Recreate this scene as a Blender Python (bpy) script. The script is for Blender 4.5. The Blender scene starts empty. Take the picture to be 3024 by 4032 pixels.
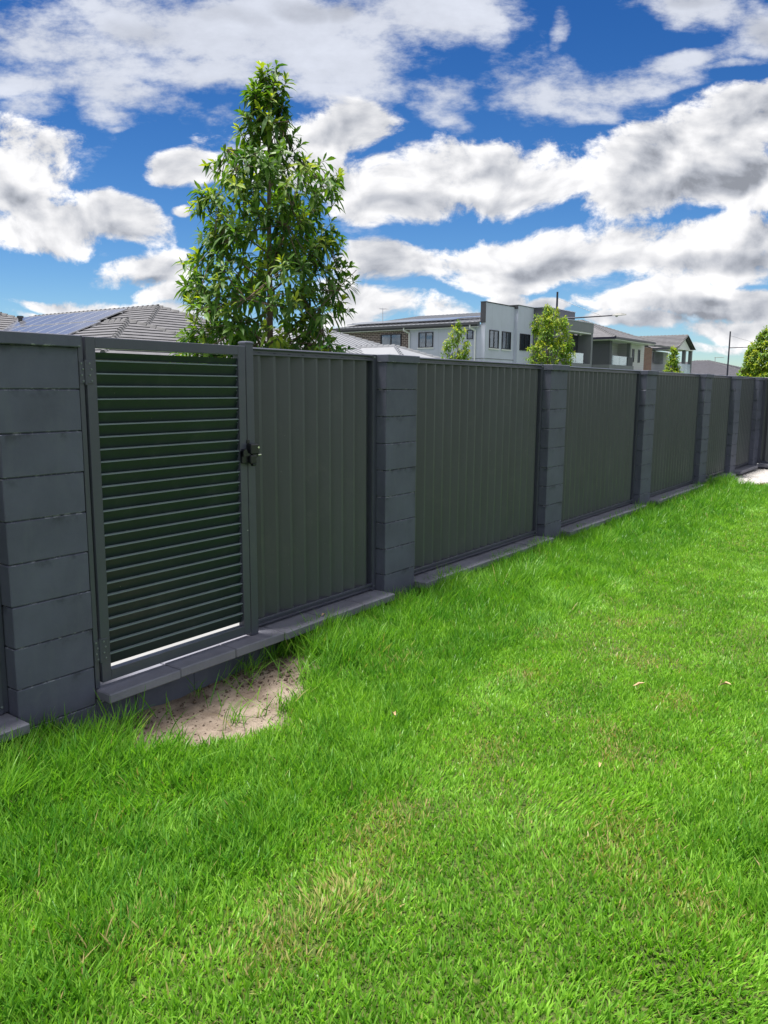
import bpy, math, random
import numpy as np
from mathutils import Vector, Matrix

S = bpy.context.scene
COL = S.collection
rad = math.radians
random.seed(7)

# ------------------------------------------------------------------ camera
cam_d = bpy.data.cameras.new("camera")
cam = bpy.data.objects.new("camera", cam_d)
COL.objects.link(cam)
cam_d.sensor_fit = 'VERTICAL'
cam_d.sensor_height = 24.0
cam_d.lens = 18.505
cam_d.clip_start = 0.05
cam_d.clip_end = 5000
PITCH, ROLL, YAW = 0.1574, 0.0062, 0.6334
_F = Vector((math.cos(YAW)*math.cos(PITCH), math.sin(YAW)*math.cos(PITCH), -math.sin(PITCH)))
_R = _F.cross(Vector((0, 0, 1))).normalized()
_U = _R.cross(_F)
_R2 = _R*math.cos(ROLL) + _U*math.sin(ROLL)
_U2 = _U*math.cos(ROLL) - _R*math.sin(ROLL)
CAM = Vector((-2.2347, -3.4656, 1.7222))
cam.matrix_world = Matrix(((_R2.x, _U2.x, -_F.x, CAM.x), (_R2.y, _U2.y, -_F.y, CAM.y),
                           (_R2.z, _U2.z, -_F.z, CAM.z), (0, 0, 0, 1)))
S.camera = cam

# ------------------------------------------------------------------ light and exposure
SUN_EL, SUN_AZ = 80.0, 125.0        # azimuth counted from +x towards +y
sun_d = bpy.data.lights.new("sun", 'SUN')
sun_d.energy = 4.3
sun_d.angle = rad(10.0)
sun_d.color = (1.0, 0.95, 0.88)
sun = bpy.data.objects.new("sun", sun_d)
COL.objects.link(sun)
_sd = Vector((math.cos(rad(SUN_EL))*math.cos(rad(SUN_AZ)), math.cos(rad(SUN_EL))*math.sin(rad(SUN_AZ)), math.sin(rad(SUN_EL))))
sun.rotation_euler = _sd.to_track_quat('Z', 'Y').to_euler()
S.view_settings.view_transform = 'Standard'
S.cycles.max_bounces = 5
S.cycles.diffuse_bounces = 3
S.cycles.glossy_bounces = 2
S.cycles.transmission_bounces = 3
S.cycles.transparent_max_bounces = 6
S.view_settings.look = 'None'
S.view_settings.exposure = 1.15
S.view_settings.gamma = 1
S.view_settings.use_curve_mapping = False


# ------------------------------------------------------------------ node helper
class NT:
    def __init__(s, nt):
        s.nt = nt
        nt.nodes.clear()

    def n(s, typ, ins=None, **attrs):
        nd = s.nt.nodes.new(typ)
        for a, v in attrs.items():
            setattr(nd, a, v)
        if ins:
            for k, v in ins.items():
                sock = nd.inputs[k]
                if isinstance(v, bpy.types.NodeSocket):
                    s.nt.links.new(v, sock)
                else:
                    if sock.type == 'RGBA' and len(v) == 3:
                        v = (*v, 1)
                    sock.default_value = v
        return nd

    def math(s, op, a, b=0.0, c=0.0, clamp=False):
        nd = s.n('ShaderNodeMath', {0: a, 1: b, 2: c}, operation=op)
        nd.use_clamp = clamp
        return nd.outputs[0]

    def mix(s, f, a, b, mode='MIX'):
        nd = s.n('ShaderNodeMix', data_type='RGBA', blend_type=mode)
        for i, v in ((0, f), (6, a), (7, b)):
            if isinstance(v, bpy.types.NodeSocket):
                s.nt.links.new(v, nd.inputs[i])
            elif i == 0:
                nd.inputs[i].default_value = v
            else:
                nd.inputs[i].default_value = (*v, 1) if len(v) == 3 else v
        return nd.outputs[2]

    def mr(s, v, a, b, c=0.0, d=1.0, smooth=True):
        return s.n('ShaderNodeMapRange', {0: v, 1: a, 2: b, 3: c, 4: d},
                   interpolation_type='SMOOTHSTEP' if smooth else 'LINEAR').outputs[0]

    def noise(s, vec, scale, detail=3.0, rough=0.5, dist=0.0, dims='3D'):
        ins = {'Scale': scale, 'Detail': detail, 'Roughness': rough, 'Distortion': dist}
        if vec is not None:
            ins['Vector'] = vec
        return s.n('ShaderNodeTexNoise', ins, noise_dimensions=dims).outputs[0]


# ------------------------------------------------------------------ sky (world)
# directions are written as (u, v): u = right / ahead, v = up / ahead of the compass direction 36.3 degrees
CUMULUS = [(-0.437, 0.237, 0.082, 0.065, -0.18, 1.2), (-0.417, 0.189, 0.096, 0.03, 0.01, 1.1), (-0.316, 0.195, 0.069, 0.026, -0.29, 1.0), (-0.28, 0.184, 0.028, 0.012, -0.32, 0.7), (-0.411, 0.287, 0.03, 0.013, -0.14, 0.45), (-0.24, 0.201, 0.016, 0.008, 0.02, 0.5), (-0.285, 0.134, 0.063, 0.023, 0.1, 1.1), (-0.344, 0.09, 0.125, 0.014, -0.04, 1.0), (-0.44, 0.093, 0.051, 0.009, 0.01, 0.8), (-0.274, 0.108, 0.057, 0.017, 0.09, 0.8), (-0.402, 0.074, 0.091, 0.008, -0.08, 0.8), (-0.225, 0.249, 0.045, 0.022, 0.02, 1.0), (-0.13, 0.276, 0.083, 0.05, 0.02, 1.0), (-0.074, 0.292, 0.077, 0.036, 0.2, 1.0), (0.07, 0.248, 0.144, 0.04, 0.07, 1.3), (0.015, 0.224, 0.078, 0.027, 0.01, 1.2), (0.143, 0.24, 0.111, 0.034, 0.0, 1.2), (0.175, 0.277, 0.033, 0.021, 0.3, 0.8), (0.364, 0.263, 0.136, 0.051, 0.3, 1.4), (0.427, 0.242, 0.111, 0.04, -0.0, 1.4), (0.444, 0.31, 0.074, 0.043, 0.38, 1.2), (0.299, 0.241, 0.067, 0.032, -0.01, 1.1), (0.202, 0.16, 0.186, 0.028, 0.06, 1.4), (0.038, 0.148, 0.09, 0.025, 0.01, 1.2), (0.399, 0.164, 0.124, 0.033, 0.05, 1.4), (0.123, 0.133, 0.085, 0.016, 0.01, 1.0), (0.022, 0.102, 0.12, 0.021, -0.13, 1.1), (0.147, 0.1, 0.034, 0.022, -0.01, 0.7), (0.193, 0.103, 0.034, 0.009, 0.0, 0.7), (0.334, 0.116, 0.043, 0.012, 0.0, 1.0), (0.392, 0.104, 0.12, 0.018, -0.03, 1.1), (0.44, 0.074, 0.092, 0.016, -0.05, 1.1), (0.325, 0.084, 0.074, 0.011, 0.0, 0.8), (0.384, 0.054, 0.103, 0.009, 0.01, 0.8), (-0.041, 0.082, 0.057, 0.012, 0.01, 0.8)]
WISPS = [(-0.378, 0.392, 0.123, 0.031, -0.19, 1.2), (-0.32, 0.347, 0.124, 0.026, -0.22, 1.2), (-0.396, 0.351, 0.076, 0.015, -0.07, 0.9), (-0.321, 0.321, 0.065, 0.02, -0.15, 0.8), (-0.409, 0.323, 0.049, 0.015, 0.01, 0.5), (-0.182, 0.413, 0.177, 0.045, -0.15, 1.5), (-0.106, 0.434, 0.178, 0.027, 0.01, 1.6), (0.035, 0.424, 0.092, 0.03, 0.16, 1.2), (-0.199, 0.368, 0.092, 0.031, -0.15, 1.2), (-0.074, 0.369, 0.093, 0.035, 0.01, 1.1), (-0.27, 0.309, 0.027, 0.008, 0.17, 0.7), (-0.311, 0.301, 0.019, 0.005, 0.01, 0.5), (-0.195, 0.317, 0.033, 0.015, 0.01, 0.7), (-0.019, 0.354, 0.049, 0.036, 0.01, 0.6), (0.052, 0.349, 0.044, 0.031, -0.0, 0.8), (0.047, 0.318, 0.044, 0.018, -0.32, 0.6), (0.189, 0.35, 0.11, 0.032, -0.13, 1.05), (0.123, 0.37, 0.049, 0.02, 0.0, 0.5), (0.282, 0.35, 0.107, 0.023, 0.3, 0.95), (0.351, 0.381, 0.08, 0.012, 0.23, 0.95), (0.25, 0.319, 0.049, 0.014, 0.0, 0.7), (0.331, 0.351, 0.059, 0.009, 0.17, 0.5), (0.358, 0.439, 0.071, 0.016, -0.15, 1.3), (0.435, 0.417, 0.044, 0.027, -0.45, 1.3), (0.411, 0.382, 0.048, 0.007, 0.17, 0.6), (0.205, 0.425, 0.025, 0.016, 1.21, 0.2)]
BASES = [(-0.405, 0.2, 0.084, 0.015, -0.08, 0.8), (-0.444, 0.216, 0.061, 0.022, -0.15, 0.55), (-0.106, 0.439, 0.059, 0.015, 0.01, 0.9), (-0.041, 0.441, 0.032, 0.015, 0.01, 0.9), (-0.295, 0.413, 0.075, 0.02, -0.15, 0.5), (-0.181, 0.428, 0.064, 0.015, -0.15, 0.4), (-0.057, 0.307, 0.049, 0.026, 0.48, 0.6), (0.071, 0.219, 0.095, 0.015, 0.01, 0.9), (0.12, 0.256, 0.039, 0.011, 0.0, 0.55), (0.009, 0.21, 0.045, 0.011, 0.01, 0.4), (0.405, 0.237, 0.105, 0.027, 0.13, 1.0), (0.448, 0.253, 0.067, 0.032, -0.02, 0.8), (0.356, 0.22, 0.05, 0.009, 0.0, 0.5), (0.236, 0.147, 0.107, 0.014, 0.07, 1.0), (0.411, 0.148, 0.096, 0.014, 0.0, 0.85), (0.095, 0.154, 0.051, 0.011, 0.09, 0.6), (0.027, 0.126, 0.057, 0.009, 0.01, 0.5), (-0.285, 0.123, 0.051, 0.008, 0.01, 0.7), (0.073, 0.099, 0.034, 0.008, 0.01, 0.4), (0.393, 0.09, 0.086, 0.008, 0.01, 0.6), (0.435, 0.422, 0.033, 0.02, -0.31, 0.9), (0.357, 0.444, 0.043, 0.008, 0.0, 0.6), (0.409, 0.107, 0.051, 0.007, 0.0, 0.4), (0.016, 0.088, 0.051, 0.008, 0.01, 0.4), (-0.371, 0.205, 0.033, 0.01, -0.33, 0.3)]
CLOUD = 0.46
world = bpy.data.worlds.new("World")
S.world = world
world.use_nodes = True
w = NT(world.node_tree)
sky = w.n('ShaderNodeTexSky', sky_type='NISHITA', sun_disc=False, sun_elevation=rad(SUN_EL),
          sun_rotation=rad(90-SUN_AZ), altitude=50, air_density=1.0, dust_density=0.0, ozone_density=3.0)
skyc = w.n('ShaderNodeHueSaturation', {'Color': sky.outputs[0], 'Saturation': 1.30, 'Value': 0.95, 'Hue': 0.502}).outputs[0]
tc = w.n('ShaderNodeTexCoord')
D = tc.outputs['Generated']
h = rad(36.3)
ahead = w.n('ShaderNodeVectorMath', {0: D, 1: (math.cos(h), math.sin(h), 0)}, operation='DOT_PRODUCT').outputs['Value']
right = w.n('ShaderNodeVectorMath', {0: D, 1: (math.sin(h), -math.cos(h), 0)}, operation='DOT_PRODUCT').outputs['Value']
sep = w.n('ShaderNodeSeparateXYZ', {0: D})
upz = sep.outputs[2]
ah = w.math('MAXIMUM', ahead, 0.05)
U_ = w.math('DIVIDE', right, ah)
V_ = w.math('DIVIDE', upz, ah)
uvv = w.n('ShaderNodeCombineXYZ', {0: U_, 1: V_, 2: 1.0}).outputs[0]
# gentle warp of the outlines
wn = w.n('ShaderNodeTexNoise', {'Vector': uvv, 'Scale': 5.0, 'Detail': 2.0, 'Roughness': 0.5}, noise_dimensions='2D').outputs[1]
wo = w.n('ShaderNodeVectorMath', {0: wn, 1: (0.5, 0.5, 0.5)}, operation='SUBTRACT').outputs[0]
wo = w.n('ShaderNodeVectorMath', {0: wo, 1: (0.09, 0.05, 0.0)}, operation='MULTIPLY').outputs[0]
uvw = w.n('ShaderNodeVectorMath', {0: uvv, 1: wo}, operation='ADD').outputs[0]


def blobs(table, start=-0.7):
    """smooth union of soft ellipses; uvw carries 1 in its third component, so one dot product gives one ellipse axis"""
    acc = None
    for cx, cy, rx, ry, a, st in table:
        k = 0.80
        ca, sa = math.cos(a)*k, math.sin(a)*k
        qx = w.n('ShaderNodeVectorMath', {0: uvw, 1: (ca/rx, sa/rx, -(cx*ca+cy*sa)/rx)}, operation='DOT_PRODUCT').outputs['Value']
        qy = w.n('ShaderNodeVectorMath', {0: uvw, 1: (-sa/ry, ca/ry, (cx*sa-cy*ca)/ry)}, operation='DOT_PRODUCT').outputs['Value']
        v = w.math('MULTIPLY_ADD', qy, qy, w.math('MULTIPLY_ADD', qx, qx, -(st*0.55+0.18)))
        acc = v if acc is None else w.math('SMOOTH_MIN', acc, v, 0.2)
    return w.math('MAXIMUM', w.math('MULTIPLY', acc, -1.0), start)


cum = blobs(CUMULUS)
wisp = blobs(WISPS)
# away from the mapped part of the sky added unseen cloud, thickened to brighten the fence front
zz = w.math('ADD', upz, 0.12)
px = w.math('DIVIDE', sep.outputs[0], zz)
py = w.math('DIVIDE', sep.outputs[1], zz)
pl = w.n('ShaderNodeCombineXYZ', {0: px, 1: py, 2: 3.0}).outputs[0]
gen = w.noise(pl, 0.9, 3.0, 0.55, 0.0, '2D')
gen = w.math('MULTIPLY_ADD', gen, 3.0, -1.05)
absu = w.math('ABSOLUTE', U_)
away = w.math('MAXIMUM', w.mr(absu, 0.62, 0.85), w.mr(V_, 0.56, 0.75))
away = w.math('MAXIMUM', away, w.mr(ahead, 0.3, 0.1))
cum = w.math('ADD', w.math('MULTIPLY', cum, w.math('SUBTRACT', 1.0, away)), w.math('MULTIPLY', gen, away))

# billow noise, seen twice (second time shifted towards the light) to shade the puffs
vs = w.n('ShaderNodeVectorMath', {0: uvw, 1: (1.0, 1.5, 1.0)}, operation='MULTIPLY').outputs[0]
n1 = w.noise(vs, 9.0, 8.0, 0.64, 0.0, '2D')
vs2 = w.n('ShaderNodeVectorMath', {0: vs, 1: (-0.012, 0.040, 0.0)}, operation='ADD').outputs[0]
n2 = w.noise(vs2, 8.5, 3.0, 0.60, 0.0, '2D')
vb = w.n('ShaderNodeVectorMath', {0: uvv, 1: (0.9, 1.9, 1.0)}, operation='MULTIPLY').outputs[0]
nw = w.noise(vb, 7.0, 8.0, 0.64, 0.0, '2D')

dc = w.math('ADD', cum, w.math('MULTIPLY_ADD', n1, 2.7, -1.38))
ac = w.mr(dc, -0.10, 0.40)
dw = w.math('ADD', wisp, w.math('MULTIPLY_ADD', nw, 4.4, -2.20))
aw = w.mr(dw, -0.30, 0.95)
aw = w.math('MULTIPLY', aw, 0.9)
awm = w.math('MULTIPLY', aw, w.math('SUBTRACT', 1.0, away))

dark = blobs(BASES, 0.0)
dark = w.mr(w.math('MULTIPLY_ADD', n1, 0.50, w.math('ADD', dark, -0.25)), -0.10, 0.75)
relief = w.math('MULTIPLY', w.math('SUBTRACT', n1, n2), 1.8)
thick = w.mr(dc, 0.25, 1.5)
br = w.math('MULTIPLY_ADD', thick, -0.20, 0.90)
br = w.math('ADD', br, relief)
br = w.math('SUBTRACT', br, w.math('MULTIPLY', dark, 0.33))
br = w.math('MAXIMUM', w.math('MINIMUM', br, 1.10), 0.33)
tint = w.mr(br, 0.3, 0.95)
ccol = w.mix(tint, (0.90, 0.96, 1.10), (1.0, 1.0, 1.02))
ccol = w.n('ShaderNodeVectorMath', {0: ccol, 3: br}, operation='SCALE').outputs[0]
brw = w.math('SUBTRACT', w.math('MULTIPLY_ADD', nw, 0.5, 0.52), w.math('MULTIPLY', dark, 0.22))
wcol = w.n('ShaderNodeVectorMath', {0: (0.94, 0.98, 1.08), 3: brw}, operation='SCALE').outputs[0]

skyt = w.mix(w.mr(V_, 0.0, 0.5), (0.62, 0.74, 0.86), (0.36, 0.50, 0.68))
skyt = w.mix(1.0, skyc, skyt, 'MULTIPLY')
bg = w.n('ShaderNodeBackground', {'Color': skyt, 'Strength': 0.068})
bw = w.n('ShaderNodeBackground', {'Color': wcol, 'Strength': CLOUD})
bc = w.n('ShaderNodeBackground', {'Color': ccol, 'Strength': CLOUD})
m1 = w.n('ShaderNodeMixShader', {0: awm, 1: bg.outputs[0], 2: bw.outputs[0]})
hz = w.mr(upz, -0.01, 0.02)
acf = w.math('MULTIPLY', ac, hz)
m2 = w.n('ShaderNodeMixShader', {0: acf, 1: m1.outputs[0], 2: bc.outputs[0]})
w.n('ShaderNodeOutputWorld', {0: m2.outputs[0]})


# ------------------------------------------------------------------ materials
def material(name):
    m = bpy.data.materials.new(name)
    m.use_nodes = True
    return m, NT(m.node_tree)


def finish(t, shader, bump=None):
    t.n('ShaderNodeOutputMaterial', {0: shader})


def simple(name, col, rough=0.6, var=0.12, vscale=6.0, bump=0.0, bscale=120.0, metal=0.0, spec=0.5, bdist=0.002, grime=0.0):
    m, t = material(name)
    P = t.n('ShaderNodeTexCoord').outputs['Object']
    nz = t.noise(P, vscale, 5.0, 0.6)
    f = t.mr(nz, 0.3, 0.7, 1-var, 1+var, False)
    c = t.n('ShaderNodeVectorMath', {0: col, 3: f}, operation='SCALE').outputs[0]
    if grime:
        g = t.noise(P, vscale*3.1, 8.0, 0.7)
        c = t.mix(t.mr(g, 0.55, 0.75, 0, grime), c, (0.25, 0.22, 0.18))
    ins = {'Base Color': c, 'Roughness': rough, 'Metallic': metal, 'Specular IOR Level': spec}
    if bump:
        bn = t.noise(P, bscale, 6.0, 0.65)
        b = t.n('ShaderNodeBump', {'Strength': bump, 'Distance': bdist, 'Height': bn})
        ins['Normal'] = b.outputs[0]
    p = t.n('ShaderNodeBsdfPrincipled', ins)
    finish(t, p.outputs[0])
    return m


M = {}


def block_paint():
    m, t = material('painted_block')
    P = t.n('ShaderNodeNewGeometry').outputs['Position']
    sp = t.n('ShaderNodeSeparateXYZ', {0: P})
    z = sp.outputs[2]
    big = t.noise(P, 2.6, 5.0, 0.6)
    f = t.mr(big, 0.3, 0.7, 0.82, 1.2, False)
    # rows are 0.2 m high with the joints at 0.1, 0.3, 0.5 ...
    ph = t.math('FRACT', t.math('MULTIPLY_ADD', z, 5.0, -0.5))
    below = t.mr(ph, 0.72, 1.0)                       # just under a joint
    near = t.math('MAXIMUM', t.mr(ph, 0.965, 0.995), t.mr(ph, 0.055, 0.01))
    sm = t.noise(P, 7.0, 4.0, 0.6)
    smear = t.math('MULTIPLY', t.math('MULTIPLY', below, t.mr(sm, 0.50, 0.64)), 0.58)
    fn = t.noise(P, 26.0, 6.0, 0.7)
    chips = t.math('MULTIPLY', t.math('MULTIPLY', near, t.mr(fn, 0.52, 0.62)), 0.75)
    tall = t.n('ShaderNodeVectorMath', {0: P, 1: (9.0, 9.0, 2.2)}, operation='MULTIPLY').outputs[0]
    wash = t.mr(t.noise(tall, 1.3, 5.0, 0.6), 0.46, 0.74, 0, 0.42)
    c = t.n('ShaderNodeVectorMath', {0: (0.084, 0.092, 0.136), 3: f}, operation='SCALE').outputs[0]
    c = t.mix(wash, c, (0.105, 0.12, 0.155))
    scuff = t.mr(t.noise(P, 13.0, 7.0, 0.7, 0.8), 0.56, 0.72, 0, 0.5)
    c = t.mix(scuff, c, (0.10, 0.112, 0.14))
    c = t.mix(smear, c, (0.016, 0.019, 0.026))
    c = t.mix(chips, c, (0.33, 0.35, 0.38))
    g = t.noise(P, 240.0, 4.0, 0.7)
    g2 = t.noise(P, 36.0, 6.0, 0.65)
    bh = t.math('ADD', t.math('MULTIPLY', g, 0.5), g2)
    b = t.n('ShaderNodeBump', {'Strength': 0.55, 'Distance': 0.0028, 'Height': bh})
    p = t.n('ShaderNodeBsdfPrincipled', {'Base Color': c, 'Roughness': 0.72, 'Specular IOR Level': 0.4, 'Normal': b.outputs[0]})
    finish(t, p.outputs[0])
    return m


def coping_mat():
    m, t = material('coping_block')
    P = t.n('ShaderNodeNewGeometry').outputs['Position']
    big = t.noise(P, 3.5, 5.0, 0.6)
    c = t.n('ShaderNodeVectorMath', {0: (0.155, 0.160, 0.20), 3: t.mr(big, 0.3, 0.7, 0.8, 1.2, False)}, operation='SCALE').outputs[0]
    warm = t.mr(t.noise(P, 1.6, 3.0, 0.5), 0.5, 0.72, 0, 0.4)
    c = t.mix(warm, c, (0.165, 0.16, 0.19))
    dust = t.mr(t.noise(P, 16.0, 7.0, 0.7), 0.5, 0.75, 0, 0.35)
    c = t.mix(dust, c, (0.23, 0.225, 0.25))
    spots = t.mr(t.noise(P, 60.0, 3.0, 0.6), 0.70, 0.76, 0, 0.6)
    c = t.mix(spots, c, (0.40, 0.38, 0.36))
    g = t.noise(P, 150.0, 5.0, 0.7)
    g2 = t.noise(P, 22.0, 5.0, 0.65)
    b = t.n('ShaderNodeBump', {'Strength': 0.5, 'Distance': 0.004, 'Height': t.math('ADD', t.math('MULTIPLY', g, 0.4), g2)})
    p = t.n('ShaderNodeBsdfPrincipled', {'Base Color': c, 'Roughness': 0.75, 'Normal': b.outputs[0]})
    finish(t, p.outputs[0])
    return m


def powder(name, col, rough=0.42):
    m, t = material(name)
    P = t.n('ShaderNodeNewGeometry').outputs['Position']
    st = t.n('ShaderNodeVectorMath', {0: P, 1: (3.0, 3.0, 0.8)}, operation='MULTIPLY').outputs[0]
    f = t.mr(t.noise(st, 1.4, 4.0, 0.6), 0.3, 0.7, 0.9, 1.1, False)
    c = t.n('ShaderNodeVectorMath', {0: col, 3: f}, operation='SCALE').outputs[0]
    dust = t.mr(t.noise(P, 5.0, 8.0, 0.7), 0.5, 0.8, 0, 0.12)
    c = t.mix(dust, c, (0.2, 0.2, 0.19))
    spk = t.mr(t.noise(P, 90.0, 2.0, 0.5), 0.765, 0.80, 0, 0.5)
    c = t.mix(spk, c, (0.3, 0.3, 0.28))
    r = t.mr(t.noise(P, 9.0, 5.0, 0.6), 0.3, 0.7, rough-0.05, rough+0.08, False)
    b = t.n('ShaderNodeBump', {'Strength': 0.12, 'Distance': 0.001, 'Height': t.noise(P, 500.0, 2.0, 0.5)})
    p = t.n('ShaderNodeBsdfPrincipled', {'Base Color': c, 'Roughness': r, 'Specular IOR Level': 0.5, 'Normal': b.outputs[0]})
    finish(t, p.outputs[0])
    return m


def brick_mat(name, c1, c2, mortar, scale=1.0, ax='x'):
    m, t = material(name)
    P = t.n('ShaderNodeNewGeometry').outputs['Position']
    sp = t.n('ShaderNodeSeparateXYZ', {0: P})
    al = t.math('ADD', sp.outputs[0], sp.outputs[1])
    v = t.n('ShaderNodeCombineXYZ', {0: al, 1: sp.outputs[2], 2: 0.0}).outputs[0]
    bt = t.n('ShaderNodeTexBrick', {'Vector': v, 'Color1': c1, 'Color2': c2, 'Mortar': mortar, 'Scale': 1.0, 'Mortar Size': 0.012*scale,
                                    'Brick Width': 0.25*scale, 'Row Height': 0.088*scale, 'Bias': -0.1, 'Mortar Smooth': 0.1})
    b = t.n('ShaderNodeBump', {'Strength': 0.5, 'Distance': 0.01, 'Height': bt.outputs['Fac']}, invert=True)
    c = t.mix(t.mr(t.noise(P, 3.0, 5.0, 0.6), 0.3, 0.7, 0, 0.25), bt.outputs['Color'], (0.12, 0.09, 0.08))
    p = t.n('ShaderNodeBsdfPrincipled', {'Base Color': c, 'Roughness': 0.85, 'Normal': b.outputs[0]})
    finish(t, p.outputs[0])
    return m


def render_wall(name, col, rough=0.8, panel=None):
    """painted wall: faint stains, and cladding joints at world positions when panel=(dx, dz)"""
    m, t = material(name)
    P = t.n('ShaderNodeNewGeometry').outputs['Position']
    f = t.mr(t.noise(P, 0.7, 6.0, 0.6), 0.3, 0.7, 0.93, 1.06, False)
    c = t.n('ShaderNodeVectorMath', {0: col, 3: f}, operation='SCALE').outputs[0]
    tall = t.n('ShaderNodeVectorMath', {0: P, 1: (2.0, 2.0, 0.3)}, operation='MULTIPLY').outputs[0]
    st = t.mr(t.noise(tall, 2.0, 6.0, 0.7), 0.55, 0.8, 0, 0.22)
    c = t.mix(st, c, (col[0]*0.6, col[1]*0.6, col[2]*0.62))
    h = t.noise(P, 30.0, 4.0, 0.6)
    if panel:
        sp = t.n('ShaderNodeSeparateXYZ', {0: P})
        al = t.math('ADD', sp.outputs[0], sp.outputs[1])
        g = None
        for co, d in ((al, panel[0]), (sp.outputs[2], panel[1])):
            if not d:
                continue
            fr = t.math('FRACT', t.math('MULTIPLY', co, 1.0/d))
            ln = t.math('LESS_THAN', fr, 0.014/d)
            g = ln if g is None else t.math('MAXIMUM', g, ln)
        c = t.mix(t.math('MULTIPLY', g, 0.55), c, (col[0]*0.45, col[1]*0.45, col[2]*0.5))
    b = t.n('ShaderNodeBump', {'Strength': 0.2, 'Distance': 0.004, 'Height': h})
    p = t.n('ShaderNodeBsdfPrincipled', {'Base Color': c, 'Roughness': rough, 'Normal': b.outputs[0]})
    finish(t, p.outputs[0])
    return m


def leaf_mat(name, dark, light, young, youth=0.2):
    m, t = material(name)
    a = t.n('ShaderNodeAttribute', attribute_name='tint')
    s = t.n('ShaderNodeSeparateColor', {0: a.outputs['Color']})
    c = t.mix(s.outputs[0], dark, light)
    c = t.mix(s.outputs[1], c, young)
    P = t.n('ShaderNodeNewGeometry').outputs['Position']
    f = t.mr(t.noise(P, 30.0, 3.0, 0.6), 0.3, 0.7, 0.85, 1.15, False)
    c = t.n('ShaderNodeVectorMath', {0: c, 3: f}, operation='SCALE').outputs[0]
    p = t.n('ShaderNodeBsdfPrincipled', {'Base Color': c, 'Roughness': 0.5, 'Specular IOR Level': 0.35})
    tc_ = t.n('ShaderNodeVectorMath', {0: c, 1: (1.6, 1.5, 0.5)}, operation='MULTIPLY').outputs[0]
    tr = t.n('ShaderNodeBsdfTranslucent', {'Color': tc_})
    mx = t.n('ShaderNodeMixShader', {0: 0.42, 1: p.outputs[0], 2: tr.outputs[0]})
    finish(t, mx.outputs[0])
    return m


def grass_mat():
    m, t = material('grass_blade')
    a = t.n('ShaderNodeAttribute', attribute_name='tint')
    s = t.n('ShaderNodeSeparateColor', {0: a.outputs['Color']})
    c = t.mix(s.outputs[0], GR_DARK, GR_LIGHT)
    c = t.mix(s.outputs[1], c, (0.42, 0.33, 0.16))      # dry thatch blades
    p = t.n('ShaderNodeBsdfPrincipled', {'Base Color': c, 'Roughness': 0.42, 'Specular IOR Level': 0.38})
    tc_ = t.n('ShaderNodeVectorMath', {0: c, 1: (1.25, 1.35, 0.6)}, operation='MULTIPLY').outputs[0]
    tr = t.n('ShaderNodeBsdfTranslucent', {'Color': tc_})
    mx = t.n('ShaderNodeMixShader', {0: 0.42, 1: p.outputs[0], 2: tr.outputs[0]})
    finish(t, mx.outputs[0])
    return m


def soil_mat():
    m, t = material('soil')
    P = t.n('ShaderNodeNewGeometry').outputs['Position']
    a = t.n('ShaderNodeAttribute', attribute_name='bare').outputs['Fac']
    n1 = t.noise(P, 4.0, 6.0, 0.65)
    sand = t.mix(t.mr(n1, 0.35, 0.65), (0.175, 0.135, 0.108), (0.34, 0.28, 0.23))
    cl = t.noise(P, 45.0, 5.0, 0.7)
    sand = t.mix(t.mr(cl, 0.57, 0.68, 0, 0.85), sand, (0.055, 0.038, 0.028))
    th = t.mix(t.mr(t.noise(P, 60.0, 5.0, 0.7), 0.4, 0.65), (0.045, 0.085, 0.016), (0.15, 0.18, 0.055))
    c = t.mix(a, th, sand)
    hh = t.math('ADD', t.noise(P, 90.0, 6.0, 0.7), t.math('MULTIPLY', cl, 1.2))
    b = t.n('ShaderNodeBump', {'Strength': 0.9, 'Distance': 0.012, 'Height': hh})
    p = t.n('ShaderNodeBsdfPrincipled', {'Base Color': c, 'Roughness': 0.95, 'Specular IOR Level': 0.15, 'Normal': b.outputs[0]})
    finish(t, p.outputs[0])
    return m


GR_DARK, GR_LIGHT = (0.064, 0.215, 0.020), (0.305, 0.560, 0.062)
M['block'] = block_paint()
M['coping'] = coping_mat()
M['panel'] = powder('fence_sheet_paint', (0.057, 0.063, 0.077), 0.36)
M['frame'] = powder('frame_paint', (0.057, 0.062, 0.090), 0.34)
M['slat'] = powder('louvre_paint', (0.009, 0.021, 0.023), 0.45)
M['slatlip_lit'] = powder('louvre_edge_lit', (0.14, 0.18, 0.20), 0.36)  # paler copy of the louvre paint: sky light on top edges put into colour
M['blackplastic'] = simple('black_plastic', (0.008, 0.009, 0.014), 0.35, 0.1)
M['steel'] = simple('bright_steel', (0.75, 0.74, 0.70), 0.25, 0.05, metal=1.0)
M['screw'] = simple('painted_screw', (0.17, 0.20, 0.21), 0.3, 0.1, metal=0.3)
M['grass'] = grass_mat()
M['soil'] = soil_mat()
M['clod'] = simple('soil_clod', (0.085, 0.06, 0.045), 0.95, 0.5, 20.0, 0.8, 80.0, bdist=0.01)
M['pebble'] = simple('white_pebble', (0.38, 0.365, 0.355), 0.6, 0.14, 9.0, 0.3, 60.0, bdist=0.003, grime=0.25)
M['timber'] = simple('edging_timber', (0.28, 0.17, 0.10), 0.8, 0.25, 8.0, 0.5, 60.0, bdist=0.004)
M['concrete'] = simple('concrete', (0.25, 0.255, 0.26), 0.85, 0.1, 1.5, 0.4, 60.0, bdist=0.003, grime=0.2)
M['asphalt'] = simple('asphalt', (0.05, 0.05, 0.052), 0.9, 0.2, 1.2, 0.6, 150.0, bdist=0.004)
M['terrain'] = simple('ground_grass', (0.06, 0.10, 0.03), 0.95, 0.3, 0.6, 0.6, 30.0, bdist=0.03)
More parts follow.
